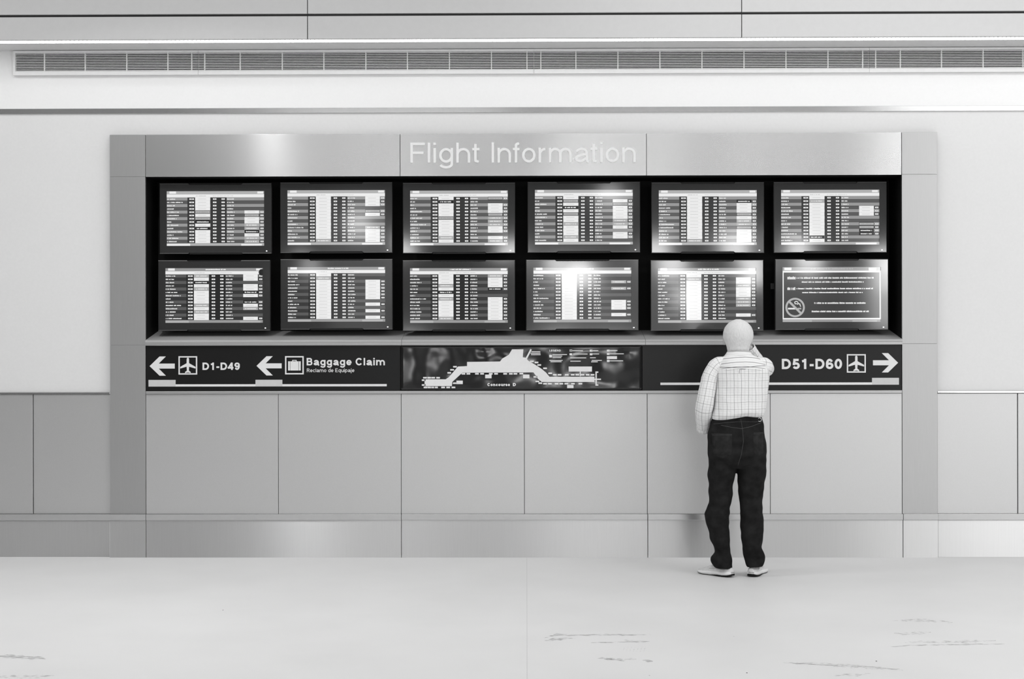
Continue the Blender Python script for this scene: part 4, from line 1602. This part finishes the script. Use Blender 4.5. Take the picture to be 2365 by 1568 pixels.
if q is not None:
    bm = bmesh.new()
    loft(bm, sweep_rings([(q.x + .012 * math.sin(a), q.y, q.z + .012 * math.cos(a), .0022) for a in [x_ * .45 for x_ in range(-2, 11)]], 8))
    o_ = build('belt_clip', bm, M['clip'], None, True)
    o_.parent = jeans
    o_.matrix_parent_inverse = Matrix.Identity(4)
    tag(o_, 'pale curved clip')

# yoke seam and box pleat on the shirt
dg = bpy.context.evaluated_depsgraph_get()
sme = shirt.data
sv = BVHTree.FromPolygons([v_.co for v_ in sme.vertices], [p_.vertices for p_ in sme.polygons])
stitched('yoke_seam', [(1662, 848), (1690, 848.5), (1713, 849.5), (1745, 846), (1771, 844)], sv, shirt, M['cuff'], .0014, .0004)
stitched('pleat', [(1707, 862), (1708, 853.5), (1713, 852.8), (1722, 852.6)], sv, shirt, M['cuff'], .0013, .0004)

# ---- shoes
def shoe(h_, t_, toe_out, lab):
    d = (t_ - h_)
    L_ = .285
    d = d.normalized()
    s = Vector((d.y, -d.x, 0))
    base = h_ - d * .012
    root = bpy.data.objects.new('shoe', None)
    # profile stations along the foot: (t, half width, sole lift, foam top, upper top)
    st = [(0.0, .020, .012, .034, .056), (.02, .031, .006, .036, .066), (.06, .037, .002, .036, .072), (.10, .037, .0015, .034, .078), (.14, .034, .0015, .032, .074), (.175, .037, .0015, .030, .066),
          (.205, .042, .0015, .027, .054), (.235, .043, .003, .025, .043), (.262, .037, .007, .024, .034), (.280, .022, .012, .024, .029), (.286, .010, .016, .022, .024)]
    st = interp(st, 3)

    def ringf(t, w, zb, zt, top, kind):
        c = base + d * (t * L_ / .286)
        out = []
        if kind == 'upper':
            for i in range(16):
                a = PI * i / 15
                wx = w * (1.0 if math.sin(a) < .5 else 1.0)
                x = -math.cos(a) * wx * (1 - .30 * math.sin(a) ** 2)
                z = zt - .006 + (top - zt + .006) * math.sin(a) ** .8
                out.append(c + s * x + Vector((0, 0, z)))
        else:
            k = 1.08
            for x, z in ((-w * k, zb), (-w * k * 1.03, (zb + zt) / 2), (-w * 1.0, zt), (w * 1.0, zt), (w * k * 1.03, (zb + zt) / 2), (w * k, zb)):
                out.append(c + s * x + Vector((0, 0, z)))
        return out
    ob = []
    bm = bmesh.new()
    loft(bm, [ringf(*q, 'upper') for q in st])
    up = build('shoe', bm, M['shoe'], None, True)
    bm = bmesh.new()
    loft(bm, [ringf(q[0], q[1], q[2] + (.010 if q[0] < .10 else .004 + .006 * max(0, (.16 - q[0]) / .06)), q[3], q[4], 'sole') for q in st])
    ob.append(build('midsole', bm, M['foam'], None, True))
    bm = bmesh.new()
    loft(bm, [ringf(q[0], q[1] * (.99 if q[0] < .11 else .985), q[2], q[2] + (.0115 if q[0] < .10 else .0045 + .006 * max(0, (.16 - q[0]) / .06)), q[4], 'sole') for q in st])
    ob.append(build('outsole', bm, M['rubber'], None, True))
    bm = bmesh.new()
    for k in range(4):
        t = .135 + k * .022
        c = base + d * t
        zz = .080 - k * .0095
        loft(bm, sweep_rings([(*(c + s * x + Vector((0, 0, zz - abs(x) * .35))), .0022) for x in (-.022, -.01, 0, .01, .022)], 6))
    ob.append(build('laces', bm, M['foam'], None, True))
    bm = bmesh.new()
    c = base + d * .13
    loft(bm, sweep_rings([(*(c + Vector((0, 0, .078))), .003), (*(c + d * .012 + Vector((0, 0, .092))), .003), (*(c + d * .03 + Vector((0, 0, .088))), .0025)], 6))
    ob.append(build('pull_tab', bm, M['rubber'], None, True))
    # grey side stripe
    bm = bmesh.new()
    for sg in (-1, 1):
        pts_ = []
        for t, zz in ((.05, .046), (.09, .050), (.13, .052), (.17, .046)):
            pts_.append((*(base + d * t + s * sg * .0345 + Vector((0, 0, zz))), .002))
        loft(bm, sweep_rings(pts_, 6))
    ob.append(build('side_stripe', bm, M['grey'], None, True))
    bpy.data.objects.remove(root)
    join_parent(up, man)
    for o_ in ob:
        o_.parent = up
    return up


shoe(*shoeL, 0, None)
shoe(*shoeR, 0, None)
